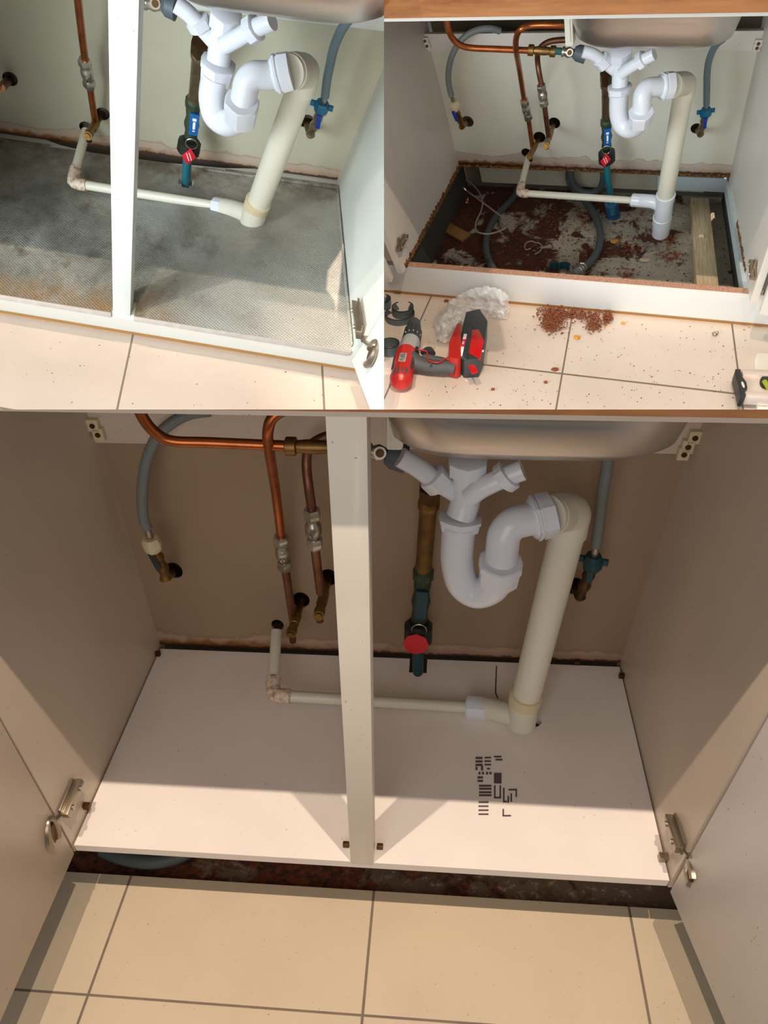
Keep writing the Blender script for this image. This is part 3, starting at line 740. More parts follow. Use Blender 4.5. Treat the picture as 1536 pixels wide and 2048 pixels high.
copper_run(TL, 'bright copper pipe running down left of the post, foil-lined cabinet', [(150, -60, .42), (158, 20, .44), (164, 72, .455), (170, 118, .47)], (168, 118), (180, 174), .468, .476, (205, 226), ((190, 242), .50, (175, 272), .43, .022), 'copper', 'copper')
copper_run(TR, 'bright bent copper pipe, the left one of the pair above the debris', [(1152, 52, .34), (1110, 50, .33), (1062, 51, .33), (1042, 58, .32), (1033, 74, .33), (1032, 98, .35), (1039, 140, .42), (1048, 198, .47)], (1048, 200), (1057, 238), .468, .478, (1080, 273), ((1065, 293), .50, (1059, 313), .43, .024), 'copper', 'copper')
copper_run(TR, 'dull brown bent copper pipe, the right one of the pair above the debris', [(1140, 80, .46), (1120, 80, .46), (1097, 84, .458), (1081, 95, .45), (1075, 112, .44), (1077, 138, .42), (1083, 170, .41)], (1082, 170), (1089, 211), .408, .404, (1109, 244), ((1097, 272), .41, (1092, 292), .385, .016), 'copper_dull', 'copper_dull')
copper_run(BB, 'reddish bent copper pipe, the left one of the pair above the new shelf', [(620, 812, .36), (575, 818, .34), (546, 835, .33), (536, 862, .33), (538, 898, .36), (551, 980, .44), (562, 1070, .47)], (561, 1072), (571, 1138), .468, .478, (603, 1200), ((586, 1240), .50, (582, 1268), .44, .028), 'copper', 'copper_dull')
copper_run(BB, 'dark bent copper pipe, the right one of the pair above the new shelf', [(700, 868, .46), (665, 870, .46), (635, 880, .455), (617, 898, .45), (613, 930, .44), (617, 970, .42), (624, 1020, .41)], (623, 1018), (630, 1096), .408, .404, (657, 1153), ((641, 1185), .41, (637, 1232), .385, .020), 'copper_dull', 'copper_dull')

# the supply pipe that crosses behind
def supply(cab, label, pts, tee, ys, grn, vlv, cap, prnt=None):
    t = thing(cab, 'supply_pipe', label, 'pipe', cab.Y(*tee[0], ys))
    if pts: pipe(cab, 'pipe_run', pts, .0078, 'copper', t, sub=6)
    P = [cab.w(cab.Y(*q, ys)) for q in tee]; d = P[1] - P[0]; k = cab.k
    if pts:
        te = emit(cab, 'tee_fitting', MB().tube([P[0] + d * q for q in (0, .02, .2, .22, .4, .6, .78, .8, .98, 1)], [f * k for f in (.010, .0135, .0135, .009, .0105, .0105, .009, .0135, .0135, .010)], 12), 'copper_brass', t)
    G = [cab.w(cab.Y(*q, ys - .005)) for q in grn]; emit(cab, 'corroded_pipe', MB().tube(G, .0085 * k, 14), 'verdigris', t)
    Vv = [cab.w(cab.Y(*q, ys - .01)) for q in vlv]; d = Vv[1] - Vv[0]
    vv = emit(cab, 'appliance_valve', MB().tube([Vv[0] + d * q for q in (0, .15, .2, .45, .5, .8, .85, 1)], [f * k for f in (.012, .012, .009, .0125, .0125, .009, .012, .012)], 12), 'nickel', t)
    c = Vv[0] + d * .55; n = np.array((Vector(CAMLOC) - Vector(c)).normalized())
    emit(cab, 'valve_spindle', MB().tube([c, c + n * .022 * k], [.009 * k, .009 * k], 16), 'nickel', vv)
    emit(cab, 'spindle_cap', MB().tube([c + n * .022 * k, c + n * .024 * k], [.006 * k, .006 * k], 14), 'brass_dark', vv)
    C = [cab.w(cab.Y(*q, ys - .02)) for q in cap]; emit(cab, 'hose_coupling', MB().tube([C[0], C[0] + (C[1] - C[0]) * .3, C[1]], [.013 * k, .019 * k, .0205 * k], 20), 'rubber_grey', t)
supply(TL, 'corroded valve and grey coupling at the top, beside the foil-lined cabinet trap', None, [(300, 4), (318, 6)], .36, [(262, 0), (290, 5)], [(286, 4), (330, 10)], [(326, 6), (352, 16)])
supply(TR, 'copper supply pipe crossing behind the bent pair, gutted cabinet', [(893, 38, .33), (897, 60, .33), (906, 78, .335), (922, 91, .34), (945, 96, .345), (990, 98, .35), (1062, 101, .36)], [(1056, 100), (1112, 103)], .36, [(1110, 102), (1128, 103)], [(1124, 103), (1152, 107)], [(1148, 104), (1172, 110)])
supply(BB, 'copper supply pipe crossing behind the bent pair, lower view', [(276, 815, .33), (290, 842, .33), (312, 866, .335), (345, 882, .34), (420, 885, .35), (578, 892, .36)], [(570, 892), (680, 895)], .36, [(700, 897), (740, 902)], [(735, 902), (780, 910)], [(772, 908), (812, 918)])

# stopcock on the rising main: meter tube, blue lever, black nut, blue pipe
def stopcock(cab, label, k):
    t = thing(cab, 'stop_valve', label, 'valve', cab.Y(*k['pipe'][-1][:2], k['pipe'][-1][2])); s = cab.k
    Q = lambda p: cab.w(cab.Y(*p))
    a, b = Q(k['topn'][0]), Q(k['topn'][1])
    emit(cab, 'top_nut', MB().tube([a, b], .0185 * s, 6, smooth=False), 'brass_dark', t)
    a, b = Q(k['tube'][0]), Q(k['tube'][1]); d = b - a
    emit(cab, 'meter_tube', MB().tube([a + d * q for q in (0, .04, .10, .14, .92, .97, 1)], [f * s for f in (.013, .0175, .0175, .0145, .0145, .016, .013)], 20), 'copper_brass' if cab is BB else 'brass_sleeve', t)
    a, b = Q(k['col'][0]), Q(k['col'][1]); d = b - a
    emit(cab, 'flange_nut', MB().tube([a, a + d * .2, a + d * .8, b], [.014 * s, .0195 * s, .0195 * s, .014 * s], 10), 'green_old', t)
    a, b = Q(k['body'][0]), Q(k['body'][1]); d = b - a
    emit(cab, 'valve_body', MB().tube([a + d * q for q in (0, .1, .3, .5, .7, .9, 1)], [f * s for f in (.013, .016, .014, .018, .014, .016, .013)], 16), 'green_old', t)
    n = np.array((Vector(CAMLOC) - Vector(a)).normalized()); ax = d / np.linalg.norm(d); n = n - ax * (n @ ax); n /= np.linalg.norm(n); sx = np.cross(ax, n)
    a, b = Q(k['lev'][0]) + n * .020 * s, Q(k['lev'][1]) + n * .020 * s; c = (a + b) / 2; h = (b - a) / 2
    lv = emit(cab, 'lever', MB().obox(c, h, sx * .0105 * s, n * .0035 * s), 'blue_handle' if cab is not BB else 'teal_dark', t, bevel=.0015)
    if cab is not BB:
        for q, w_, l_ in ((-.52, .0045, .0035), (-.18, .0028, .0035), (-.02, .0028, .003), (.13, .0028, .004), (.28, .0024, .003), (.55, .0028, .0014)):
            emit(cab, 'lettering', MB().obox(c + h * q + n * .0036 * s, ax * l_ * s, sx * w_ * s, n * .0003 * s), 'marking_white', lv)
    a, b = Q(k['nut'][0]), Q(k['nut'][1]); d = b - a
    emit(cab, 'compression_nut', MB().tube([a, a + d * .15, a + d * .85, b], [.020 * s, .0275 * s, .0275 * s, .020 * s], 10, smooth=False), 'black_nut', t)
    emit(cab, 'supply_tube', MB().tube(wp(cab, k['pipe'], sub=4), .0155 * s, 16, flat=.7), 'teal_pipe' if cab is not BB else 'teal_dark', t)
    # tag on its wire ring
    c = Q(k['ring']) + n * .028 * s; r = .0135 * s
    g = thing(cab, 'valve_tag', k['tlabel'], 'tag', cab.loc(c))
    emit(cab, 'wire_ring', MB().tube([c + r * (math.cos(q) * sx + math.sin(q) * ax) for q in np.linspace(0, 2 * math.pi, 25)[:-1]], .0011 * s, 6, closed=True), 'nickel', g)
    c = Q(k['tag']) + n * .032 * s
    if cab is BB:
        pts = [c + .024 * s * (math.cos(q) * sx + 1.05 * math.sin(q) * ax) for q in np.linspace(0, 2 * math.pi, 9)[:-1]]
    else:
        u1 = ax * .024 * s + sx * .003 * s; u2 = sx * .016 * s - ax * .002 * s
        pts = [c + u1, c + u1 * .15 + u2, c - u1, c - u1 * .15 - u2]
    pl = emit(cab, 'tag_plate', MB().prism(pts, n * .002 * s), 'red_tag', g, bevel=.0005)
    if cab is not BB:
        for q in (-.0035, .0025, ):
            emit(cab, 'lettering', MB().obox(c + sx * q * s + n * .0023 * s + ax * q * .4 * s, ax * .010 * s - sx * .0035 * s, sx * .0009 * s, n * .0003 * s), 'marking_white', pl)
copper('brass_sleeve', (170, 150, 122), (126, 104, 78), .4)
stopcock(TL, 'tall stopcock with blue lever and teal pipe, foil-lined cabinet', dict(
    topn=[(401, 82, .43), (399, 104, .44)], tube=[(399, 102, .44), (390, 197, .48)], col=[(389, 197, .48), (386, 214, .482)], body=[(386, 212, .482), (381, 282, .47)],
    lev=[(391, 216, .48), (387, 258, .472)], nut=[(380, 280, .462), (376, 306, .455)], pipe=[(376, 304, .455), (374, 330, .45), (371, 375, .445)], ring=(384, 272, .465), tag=(379, 294, .455), tlabel='red tag on a ring on the stopcock in the foil-lined cabinet'))
stopcock(TR, 'tall stopcock with blue lever and teal pipe over the debris', dict(
    topn=[(1213, 146, .43), (1213, 164, .437)], tube=[(1213, 163, .437), (1213, 236, .48)], col=[(1213, 238, .482), (1213, 250, .483)], body=[(1213, 249, .483), (1213, 296, .47)],
    lev=[(1215, 250, .48), (1215, 285, .474)], nut=[(1213, 300, .462), (1214, 326, .455)], pipe=[(1213, 324, .455), (1215, 350, .45), (1219, 378, .445), (1222, 402, .44), (1225, 425, .437)], ring=(1213, 290, .47), tag=(1211, 309, .458), tlabel='red diamond tag on a ring on the stopcock above the debris'))
stopcock(BB, 'dark stopcock with teal handle standing at the notch of the new shelf', dict(
    topn=[(860, 975, .43), (859, 998, .436)], tube=[(858, 998, .436), (847, 1138, .48)], col=[(847, 1138, .48), (846, 1158, .482)], body=[(846, 1156, .482), (838, 1245, .47)],
    lev=[(846, 1168, .48), (842, 1222, .472)], nut=[(837, 1245, .462), (836, 1285, .455)], pipe=[(836, 1280, .455), (836, 1310, .452), (836, 1342, .448)], ring=(840, 1240, .47), tag=(834, 1264, .46), tlabel='round red disc on the dark stopcock in the lower view'))

# flexible hoses with wall valves
def hose(cab, label, pts, ys, ferr, nutc, nutmat, hmat, body, hole, levc, levmat, blade):
    s = cab.k; t = thing(cab, 'water_hose', label, 'hose', cab.Y(*nutc[0], ys[-1])); n = len(pts)
    yy = np.interp(np.linspace(0, 1, n), np.linspace(0, 1, len(ys)), ys)
    pipe(cab, 'hose_tube', [(pts[i][0], pts[i][1], yy[i]) for i in range(n)], .0092, hmat, t, sub=7)
    f0, f1 = cab.w(cab.Y(*ferr[0], ys[-1])), cab.w(cab.Y(*ferr[1], ys[-1]))
    emit(cab, 'ferrule', MB().tube([f0, f1], .0062 * s, 14), 'nickel', t)
    a, b = cab.w(cab.Y(*nutc[0], ys[-1])), cab.w(cab.Y(*nutc[1], ys[-1])); d = b - a
    nt = emit(cab, 'hose_nut', MB().tube([a, a + d * .3, a + d * .8, b], [.012 * s, .0165 * s, .0155 * s, .011 * s], 20, flute=4), nutmat, t)
    ax = d / np.linalg.norm(d); nn = np.array((Vector(CAMLOC) - Vector(a)).normalized()); nn = nn - ax * (nn @ ax); nn /= np.linalg.norm(nn); sx = np.cross(ax, nn)
    if blade:
        for q in (-1, 1): emit(cab, 'nut_wing', MB().obox(a + d * .35 + sx * q * .020 * s, sx * .0052 * s, ax * .006 * s, nn * .003 * s), nutmat, nt, bevel=.001)
    v = thing(cab, 'wall_valve', body[0], 'valve', cab.Y(*body[1][-1][:2], body[1][-1][2]))
    P = wp(cab, body[1], sub=5); n = len(P); P = [b] + P
    emit(cab, 'valve_body', MB().tube(P, [(.0085 + .0025 * (1 if i % 5 in (1, 2) else 0)) * s for i in range(len(P))], 14), body[2], v)
    q = P[-1]; hq = cab.w(cab.Y(*hole, D + .02))
    emit(cab, 'wall_elbow', MB().tube([q, q + (hq - q) * .06, hq], [.0105 * s, .0095 * s, .0085 * s], 14), body[3], v)
    if levc:
        c = cab.w(cab.Y(*levc[0], ys[-1] - .012)); e = cab.w(cab.Y(*levc[1], ys[-1] - .012)); h = (e - c) / 2
        emit(cab, 'valve_lever', MB().obox((c + e) / 2, h, np.cross(h / np.linalg.norm(h), nn) * .0052 * s, nn * .003 * s), levmat, v, bevel=.0012)
hose(TL, 'bluish grey hose hanging at the right of the foil-lined cabinet', [(705, 30), (690, 48), (677, 72), (667, 98), (660, 130), (654, 160), (650, 193)], [.42, .44, .455, .46], [(650, 192), (647, 207)], [(645, 204), (641, 224)], 'blue_nut', 'hose_blue',
    ('worn brass wall valve with blue lever, foil-lined cabinet', [(636, 236, .462), (629, 250, .47), (621, 268, .475)], 'brass_sleeve', 'brass_dark'), (612, 242), [(639, 230), (635, 256)], 'blue_lever', True)
hose(TR, 'bluish grey hose hanging at the right over the gutted cabinet', [(1446, 78), (1434, 88), (1424, 104), (1417, 125), (1414, 150), (1413.5, 180), (1413, 208)], [.42, .44, .455, .46], [(1413, 207), (1412.5, 219)], [(1412, 217), (1411, 233)], 'blue_nut', 'hose_blue',
    ('worn brass wall valve with blue lever at the right above the debris', [(1408, 240, .462), (1405, 252, .468), (1401, 268, .475)], 'brass_sleeve', 'brass_dark'), (1393, 257), [(1411, 236), (1409, 256)], 'blue_lever', True)
hose(TR, 'grey arched hose hanging at the left over the gutted cabinet', [(1000, 62), (980, 57), (955, 60), (932, 72), (914, 92), (902, 118), (897, 145), (898, 170), (903, 192)], [.50, .48, .46, .447], [(903, 191), (907, 205)], [(908, 202), (911, 220)], 'pvc_yellow', 'hose_grey',
    ('copper wall valve with dark blue lever at the left above the debris', [(915, 228, .45), (919, 238, .452), (924, 253, .46)], 'copper_brass', 'copper_dull'), (935.5, 243), [(906, 223), (914, 241)], 'blue_lever', False)
hose(BB, 'grey arched hose at the left above the new shelf', [(420, 822), (380, 828), (345, 845), (315, 872), (296, 912), (287, 955), (284, 1000), (287, 1035), (294, 1058)], [.50, .48, .46, .447], [(294, 1056), (301, 1080)], [(301, 1076), (308, 1102)], 'pvc_yellow', 'hose_grey',
    ('dark wall valve at the left in the lower view', [(316, 1114, .45), (324, 1132, .452), (331, 1156, .46)], 'copper_brass', 'copper_dull'), (348, 1141), [(300, 1104), (318, 1138)], 'black_plastic', False)
hose(BB, 'grey hose at the right below the sink, lower view', [(1216, 910), (1213, 940), (1207, 975), (1202, 1015), (1198, 1050), (1192, 1092)], [.42, .44, .455, .46], [(1193, 1090), (1188, 1114)], [(1188, 1110), (1183, 1140)], 'teal_dark', 'hose_grey',
    ('dark wall valve under a teal nut at the right, lower view', [(1177, 1150, .462), (1170, 1168, .468), (1160, 1192, .475)], 'brass_dark', 'brass_dark'), (1148, 1172), [(1182, 1136), (1178, 1164)], 'teal_dark', True)
# copper elbow at the left edge of the upper left view
t = thing(TL, 'wall_valve', 'copper elbow entering the wall at the left edge, foil-lined cabinet', 'valve', TL.Y(2, 178, .45))
P = wp(TL, [(-12, 150, .45), (-8, 168, .45), (2, 176, .45)], sub=4)
emit(TL, 'valve_body', MB().tube(P, .010 * TL.k, 14), 'copper_brass', t)
emit(TL, 'wall_elbow', MB().tube([P[-1], TL.w(TL.Y(20, 158, D + .02))], .0092 * TL.k, 14), 'copper_dull', t)
# white bracket beside the sink bowl
for cab, a, b, lb in ((TR, (1128, 44), (1147, 93), 'white plastic overflow box left of the sink bowl, upper right view'), (BB, (772, 822), (806, 902), 'pale overflow box left of the sink bowl, lower view')):
    p, q = cab.Y(*a, .20), cab.Y(*b, .20)
    t = thing(cab, 'overflow_box', lb, 'box', (p[0], .22, q[2]))
    x0, x1, z0, z1 = p[0], q[0], q[2], cab.H + .03
    emit(cab, 'box_body', MB().box(cab, x0, x1, .20, .24, z0, z1), 'plate_white', t, bevel=.004)
    emit(cab, 'box_rib', MB().box(cab, x0 + .006, x1 - .006, .198, .202, z0 + .01, z1 - .01), 'plate_white', t, bevel=.0008)

# ------------------------------------------------------------------ below the gutted cabinet (upper right)
SC_Z = FL - .012
def lay(cab, pts, z, r, sub=7, **kw):
    return MB().tube(catmull([cab.w(cab.Z(p[0], p[1], (p[2] if len(p) > 2 else z))) for p in pts], sub), r * cab.k, **kw)
zz = lambda x, y: (870 + x / 5.908, 330 + y / 5.908)
o = emit(TR, 'power_cable', lay(TR, [zz(*p) for p in ((150, 30), (285, 130), (420, 210), (520, 320), (560, 430), (545, 540), (490, 660), (478, 740), (510, 795), (620, 815), (740, 790), (840, 740), (880, 690), (850, 640), (760, 590), (660, 515), (560, 440), (430, 345), (285, 235), (150, 140))], SC_Z + .045, .0028, seg=10), 'cable_grey')
tag(o, 'thin pale cable looped in the dark void under the gutted cabinet', 'cable')
t = thing(TR, 'drain_hose', 'thick grey hose curving through the debris, ending in a steel clamp', 'hose', TR.Z(1160, 540, SC_Z))
hp = [(1137, 338, -.06), (1139, 362, -.08), (1150, 380, -.12), (1167, 398, SC_Z + .02), (1184, 420, SC_Z + .016), (1196, 446, SC_Z + .016), (1201, 474, SC_Z + .016), (1195, 502, SC_Z + .016), (1180, 524, SC_Z + .02), (1160, 540, SC_Z + .03), (1146, 548, SC_Z + .03)]
emit(TR, 'hose_tube', lay(TR, hp, 0, .0125, seg=18), 'hose_dark', t)
for q in (0, 1, 2):
    a, b = [TR.w(TR.Z(x, y, SC_Z + .03)) for x, y in ((1166 - q * 4, 534.5 + q * 3.6), (1163.8 - q * 4, 536.4 + q * 3.6))]
    emit(TR, 'hose_clamp', MB().tube([a, b], .0142 * TR.k, 20), 'nickel', t)
a = TR.w(TR.Z(1160, 527, SC_Z + .045)); emit(TR, 'clamp_screw', MB().tube([a, a + TR.F[:, 0] * .014 * TR.k], .0045 * TR.k, 8), 'nickel', t)
t = thing(TR, 'drain_hose', 'dark grey hose at the back left of the void behind the thin cable', 'hose', TR.Z(*zz(630, 1000), SC_Z))
emit(TR, 'hose_tube', lay(TR, [(*zz(1000, 120), SC_Z + .03), (*zz(960, 330), SC_Z + .016), zz(860, 460), zz(760, 560), zz(670, 690), zz(615, 830), zz(600, 960), zz(615, 1080), zz(670, 1200), zz(730, 1290)], SC_Z + .014, .0125, seg=18), 'hose_dark', t)
t = thing(TR, 'drain_hose', 'short grey hose loop behind the thin waste pipe against the rear wall', 'hose', TR.Z(1180, 390, SC_Z))
emit(TR, 'hose_tube', MB().tube(wp(TR, [(1141, 340, .56), (1144, 362, .56), (1156, 379, .56), (1178, 386, .56), (1198, 379, .56), (1206, 362, .56), (1207, 340, .56)], sub=6), .0125 * TR.k, 16), 'hose_dark', t)
o = emit(TR, 'wire_offcut', lay(TR, [zz(*p) for p in ((1130, 985), (1080, 1000), (1058, 960), (1085, 915), (1150, 900), (1180, 915), (1235, 925), (1262, 965), (1240, 1020), (1180, 1055))], SC_Z + .012, .0020, seg=8), 'cable_grey')
tag(o, 'small curled pale wire offcut lying on the debris', 'wire')
# blue ribbed duct sleeve round the foot of the supply tube
t = thing(TR, 'pipe_sleeve', 'ribbed blue sleeve around the foot of the teal pipe', 'sleeve', TR.Z(1226, 438, SC_Z))
P = [TR.w(TR.Y(1222, 404, .44)), TR.w(TR.Z(1228, 434, SC_Z))]; d = P[1] - P[0]; n = 33
emit(TR, 'ribbed_tube', MB().tube([P[0] + d * i / n for i in range(n + 1)], [(.0225 if i % 4 < 2 else .0198) * TR.k for i in range(n + 1)], 22, smooth=False), 'blue_duct', t)
# broken blue-grey clip near the front board
t = thing(TR, 'pipe_clip', 'broken blue-grey pipe clip at the front of the debris', 'clip', TR.Z(1118, 542, SC_Z))
for cx in (1108, 1128):
    c = TR.Z(cx, 541, SC_Z + .002)
    pts = [c + V(.017 * math.cos(q), .010 * math.sin(q), 0) for q in np.linspace(.1, math.pi - .1, 10)]
    emit(TR, 'clip_jaw', MB().prism([TR.w(p) for p in pts] + [TR.w(c + V(.013 * math.cos(q), .007 * math.sin(q), 0)) for q in np.linspace(math.pi - .1, .1, 10)], TR.F[:, 2] * .024 * TR.k), 'teal_dark', t)
# batten and a short rotten offcut
a = TR.Z(1385, 392, -.112); b = TR.Z(1441, 581, -.112)
t = thing(TR, 'timber_batten', 'pale sawn timber batten laid front to back beside the right panel', 'timber', (.885, .3, SC_Z))
emit(TR, 'batten', MB().hexa([TR.w(p) for p in ((.850, .048, SC_Z), (.912, .048, SC_Z), (.912, .545, SC_Z), (.850, .545, SC_Z), (.850, .048, -.112), (.912, .048, -.112), (.912, .545, -.112), (.850, .545, -.112))]), 'pine', t, bevel=.001)
emit(TR, 'batten_knot', MB().tube([TR.w(TR.Z(1402, 474, -.1118)), TR.w(TR.Z(1402, 474, -.1112))], .009 * TR.k, 12), 'flake_cream', t)
c0, c1 = TR.Z(888, 450, SC_Z + .012), TR.Z(932, 474, SC_Z + .012); d = (c1 - c0); n_ = V(-d[1], d[0], 0) / np.hypot(d[0], d[1]) * .022
o = emit(TR, 'wood_offcut', MB().hexa([TR.w(p) for p in (c0 - n_ - V(0, 0, .012), c1 - n_ - V(0, 0, .012), c1 + n_ - V(0, 0, .012), c0 + n_ - V(0, 0, .012), c0 - n_, c1 - n_, c1 + n_, c0 + n_)]), 'ply_edge', bevel=.002)
tag(o, 'short damp brown wood offcut in the dark left corner of the void', 'wood')
# lining boards left, right and at the rear of the void
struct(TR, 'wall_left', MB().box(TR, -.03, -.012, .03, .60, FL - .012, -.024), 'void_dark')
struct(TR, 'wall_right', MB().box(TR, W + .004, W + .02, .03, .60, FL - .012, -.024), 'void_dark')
t = emit(TR, 'lining_board', MB().box(TR, .05, .90, .600, .618, -.128, -.035), 'wall_lower'); tag(t, 'pale lining board low on the wall behind the void', 'board')
t = emit(TR, 'skirting_offcut', MB().box(TR, .73, .99, .575, .598, -.105, -.045), 'bluewhite', bevel=.002); tag(t, 'bluish white board offcut in the rear right corner of the void', 'board')
o = emit(TR, 'panel_foot', MB().box(TR, W - .010, W + .002, .03, .53, -.062, -.022), 'bluewhite'); tag(o, 'bluish white lower lip of the right side panel beside the batten', 'panel')

# flakes of rust and soggy chipboard
def flakes(cab, name, n, region, size, mat, z, seed, clump=None, rise=.0):
    rr = random.Random(seed); mb = MB()
    for i in range(n):
        if clump:
            cx, cy, sx_, sy_ = clump[rr.randrange(len(clump))]
            px, py = rr.gauss(cx, sx_), rr.gauss(cy, sy_)
            if not (region[0] < px < region[1] and region[2] < py < region[3]): continue
        else: px, py = rr.uniform(*region[:2]), rr.uniform(*region[2:])
        p = cab.Z(px, py, z)
        if z > FL - .01 and p[1] > .020: continue
        if z <= FL - .01 and (p[1] < .055 or p[1] > .58 or p[0] < .0 or p[0] > W): continue
        s_ = rr.uniform(.35, 1) * size; a = rr.uniform(0, 6.28); e = rr.uniform(.25, .9)
        c = cab.w(p) + cab.F[:, 2] * (s_ * .3 + rr.random() * rise) * cab.k; u = cab.F[:, 0] * math.cos(a) + cab.F[:, 1] * math.sin(a); v = np.cross(cab.F[:, 2], u)
        tl = rr.uniform(-.5, .5) if rise else rr.uniform(-.15, .15); w_ = cab.F[:, 2] * math.cos(tl) + v * math.sin(tl); v = np.cross(w_, u)
        k = 5; pts = [c + (u * math.cos(q) + v * math.sin(q) * e) * s_ * cab.k * rr.uniform(.6, 1) for q in [6.283 * j / k for j in range(k)]]
        mb.prism(pts, w_ * s_ * .35 * cab.k)
    return emit(cab, name, mb, mat)
G = 'rusty crumbs of rotten board'
o = flakes(TR, 'rust_debris', 900, (890, 1480, 400, 590), .007, 'flake_rust', SC_Z, 3, clump=[(1090, 430, 30, 14), (1120, 520, 40, 16), (1060, 460, 40, 25), (1180, 520, 20, 18), (1170, 440, 20, 20), (1340, 480, 10, 8), (1262, 500, 14, 12), (1340, 515, 16, 8), (1255, 550, 14, 10), (980, 500, 30, 20), (940, 430, 30, 15), (1290, 425, 30, 12), (1100, 470, 50, 15)], rise=.006)
tag(o, 'reddish flakes of rotten board strewn over the screed in the void', 'debris', kind='stuff')
o = flakes(TR, 'dark_debris', 700, (890, 1480, 400, 590), .0045, 'flake_dark', SC_Z, 4, rise=.003)
tag(o, 'dark crumbs strewn over the screed in the void', 'debris', kind='stuff')
o = flakes(TR, 'debris_heap', 2000, (1060, 1230, 605, 700), .0052, 'flake_rust', FL, 5, clump=[(1098, 632, 12, 9), (1112, 645, 13, 12), (1120, 628, 22, 7), (1145, 632, 18, 6), (1180, 636, 16, 6), (1188, 654, 9, 7), (1215, 638, 5, 5), (1100, 655, 10, 6), (1105, 636, 9, 8)], rise=.012)
tag(o, 'heap of rusty brown flakes on the tiles against the plinth', 'debris', kind='stuff')
o = flakes(TR, 'floor_crumbs', 300, (850, 1500, 610, 815), .0027, 'flake_dark', FL, 6)
tag(o, 'small dark crumbs scattered over the tiles before the gutted cabinet', 'debris', kind='stuff')
o = flakes(TL, 'floor_crumbs', 40, (10, 700, 640, 815), .0022, 'flake_dark', FL, 8)
tag(o, 'few small dark crumbs on the tiles, upper left view', 'debris', kind='stuff')
def chip(cab, px, py, z, s_, mat, label, seed, name='board_flake'):
    rr = random.Random(seed); k = 9; c = cab.w(cab.Z(px, py, z)); u, v, n = cab.F[:, 0], cab.F[:, 1], cab.F[:, 2]
    pts = [c + (u * math.cos(q) + v * math.sin(q) * .7) * s_ * cab.k * rr.uniform(.55, 1.1) for q in [6.283 * j / k for j in range(k)]]
    mb = MB().prism(pts, n * .005 * cab.k); o = emit(cab, name, mb, mat); tag(o, label, 'flake'); return o
chip(TR, 1229, 484, SC_Z + .004, .019, 'flake_orange', 'orange and cream board flake right of the thick hose', 1)
chip(TR, 1289, 521, SC_Z + .004, .017, 'flake_cream', 'cream board flake left of the batten near the front board', 2)
chip(TR, 1154, 676, FL + .002, .013, 'flake_orange', 'bright orange flake on the tiles right of the debris heap', 3)
chip(TR, 1211, 650, FL + .001, .007, 'flake_orange', 'small orange flake on the tiles beside two dark clumps', 4)
chip(TR, 1246, 648, FL + .001, .006, 'flake_orange', 'tiny yellow flake on the tiles close to the plinth', 5)
chip(TR, 1109, 740, FL + .001, .011, 'flake_rust', 'single brown flake on the tile joint below the debris heap', 6)
chip(TR, 1091, 766, FL + .001, .007, 'flake_rust', 'small brown flake on the lower tile beside the joint', 7)
chip(TR, 985, 780, FL + .001, .006, 'flake_rust', 'small brown flake on the tile right of the battery', 8)
chip(TR, 893, 603, FL + .001, .010, 'flake_rust', 'small brown flake between the plinth and the plastic bag', 9)
# silver glob
c = TR.w(TR.Z(1429, 671, FL)) + TR.F[:, 2] * .006 * TR.k
mb = MB().ball(c, .0085 * TR.k, 12, (1, 1, .7)); mb.ball(c + TR.F[:, 0] * .004 * TR.k + TR.F[:, 2] * .004 * TR.k, .005 * TR.k, 8)
o = emit(TR, 'foil_crumb', mb, 'nickel'); tag(o, 'small shiny silver crumb on the tiles below the plinth', 'crumb')

# curved pipe offcuts, cut rings standing on the tiles
def ring_cut(cab, c, r, a0, a1, h, lean, label, teeth=True):
    k = cab.k; C = cab.w(cab.Z(*c, FL)); u, v, n = cab.F[:, 0], cab.F[:, 1], cab.F[:, 2]; n = n + v * lean[1] + u * lean[0]
    t = thing(cab, 'pipe_offcut', label, 'offcut', cab.Z(*c, FL)); N = 36; vs = []; fs = []
    for i in range(N + 1):
        q = a0 + (a1 - a0) * i / N; d = u * math.cos(q) + v * math.sin(q)
        taper = min(1, (i + .6) / 3, (N - i + .6) / 3) if a1 - a0 < 6.2 else 1
        for rr_, zz_ in ((r, 0), (r - .0028, 0), (r - .0028, h * taper), (r, h * taper)): vs.append(C + (d * rr_ + n * zz_) * k)
    for i in range(N): fs += [(i * 4 + j, i * 4 + (j + 1) % 4, i * 4 + 4 + (j + 1) % 4, i * 4 + 4 + j) for j in range(4)]
    fs += [(3, 2, 1, 0), (N * 4, N * 4 + 1, N * 4 + 2, N * 4 + 3)]
    emit(cab, 'ring_wall', MB().add(vs, fs, True), 'pipe_offcut', t)
    if teeth:
        mb = MB()
        for i in range(1, N * 2):
            q = a0 + (a1 - a0) * i / N / 2; d = u * math.cos(q) + v * math.sin(q); p = C + (d * (r - .0014) + n * (h - .0005)) * k; e = np.cross(n, d)
            mb.obox(p, e * .0009 * k, d * .0014 * k, n * .0012 * k)
        emit(cab, 'sawn_rim', mb, 'black_plastic', t)
ring_cut(TR, (800, 637), .046, math.radians(-215), math.radians(62), .020, (0, .0), 'open curved grey pipe offcut touching the drill chuck')
ring_cut(TR, (806, 628), .034, math.radians(-230), math.radians(75), .026, (0, .0), 'inner grey pipe offcut nested in the larger one')
ring_cut(TR, (764, 612), .030, math.radians(-80), math.radians(80), .026, (0, 0), 'dark hooked pipe offcut at the left border by the plinth')
ring_cut(TR, (780, 704), .029, 0, 2 * math.pi - .001, .030, (0, 0), 'closed grey pipe ring left of the drill body')

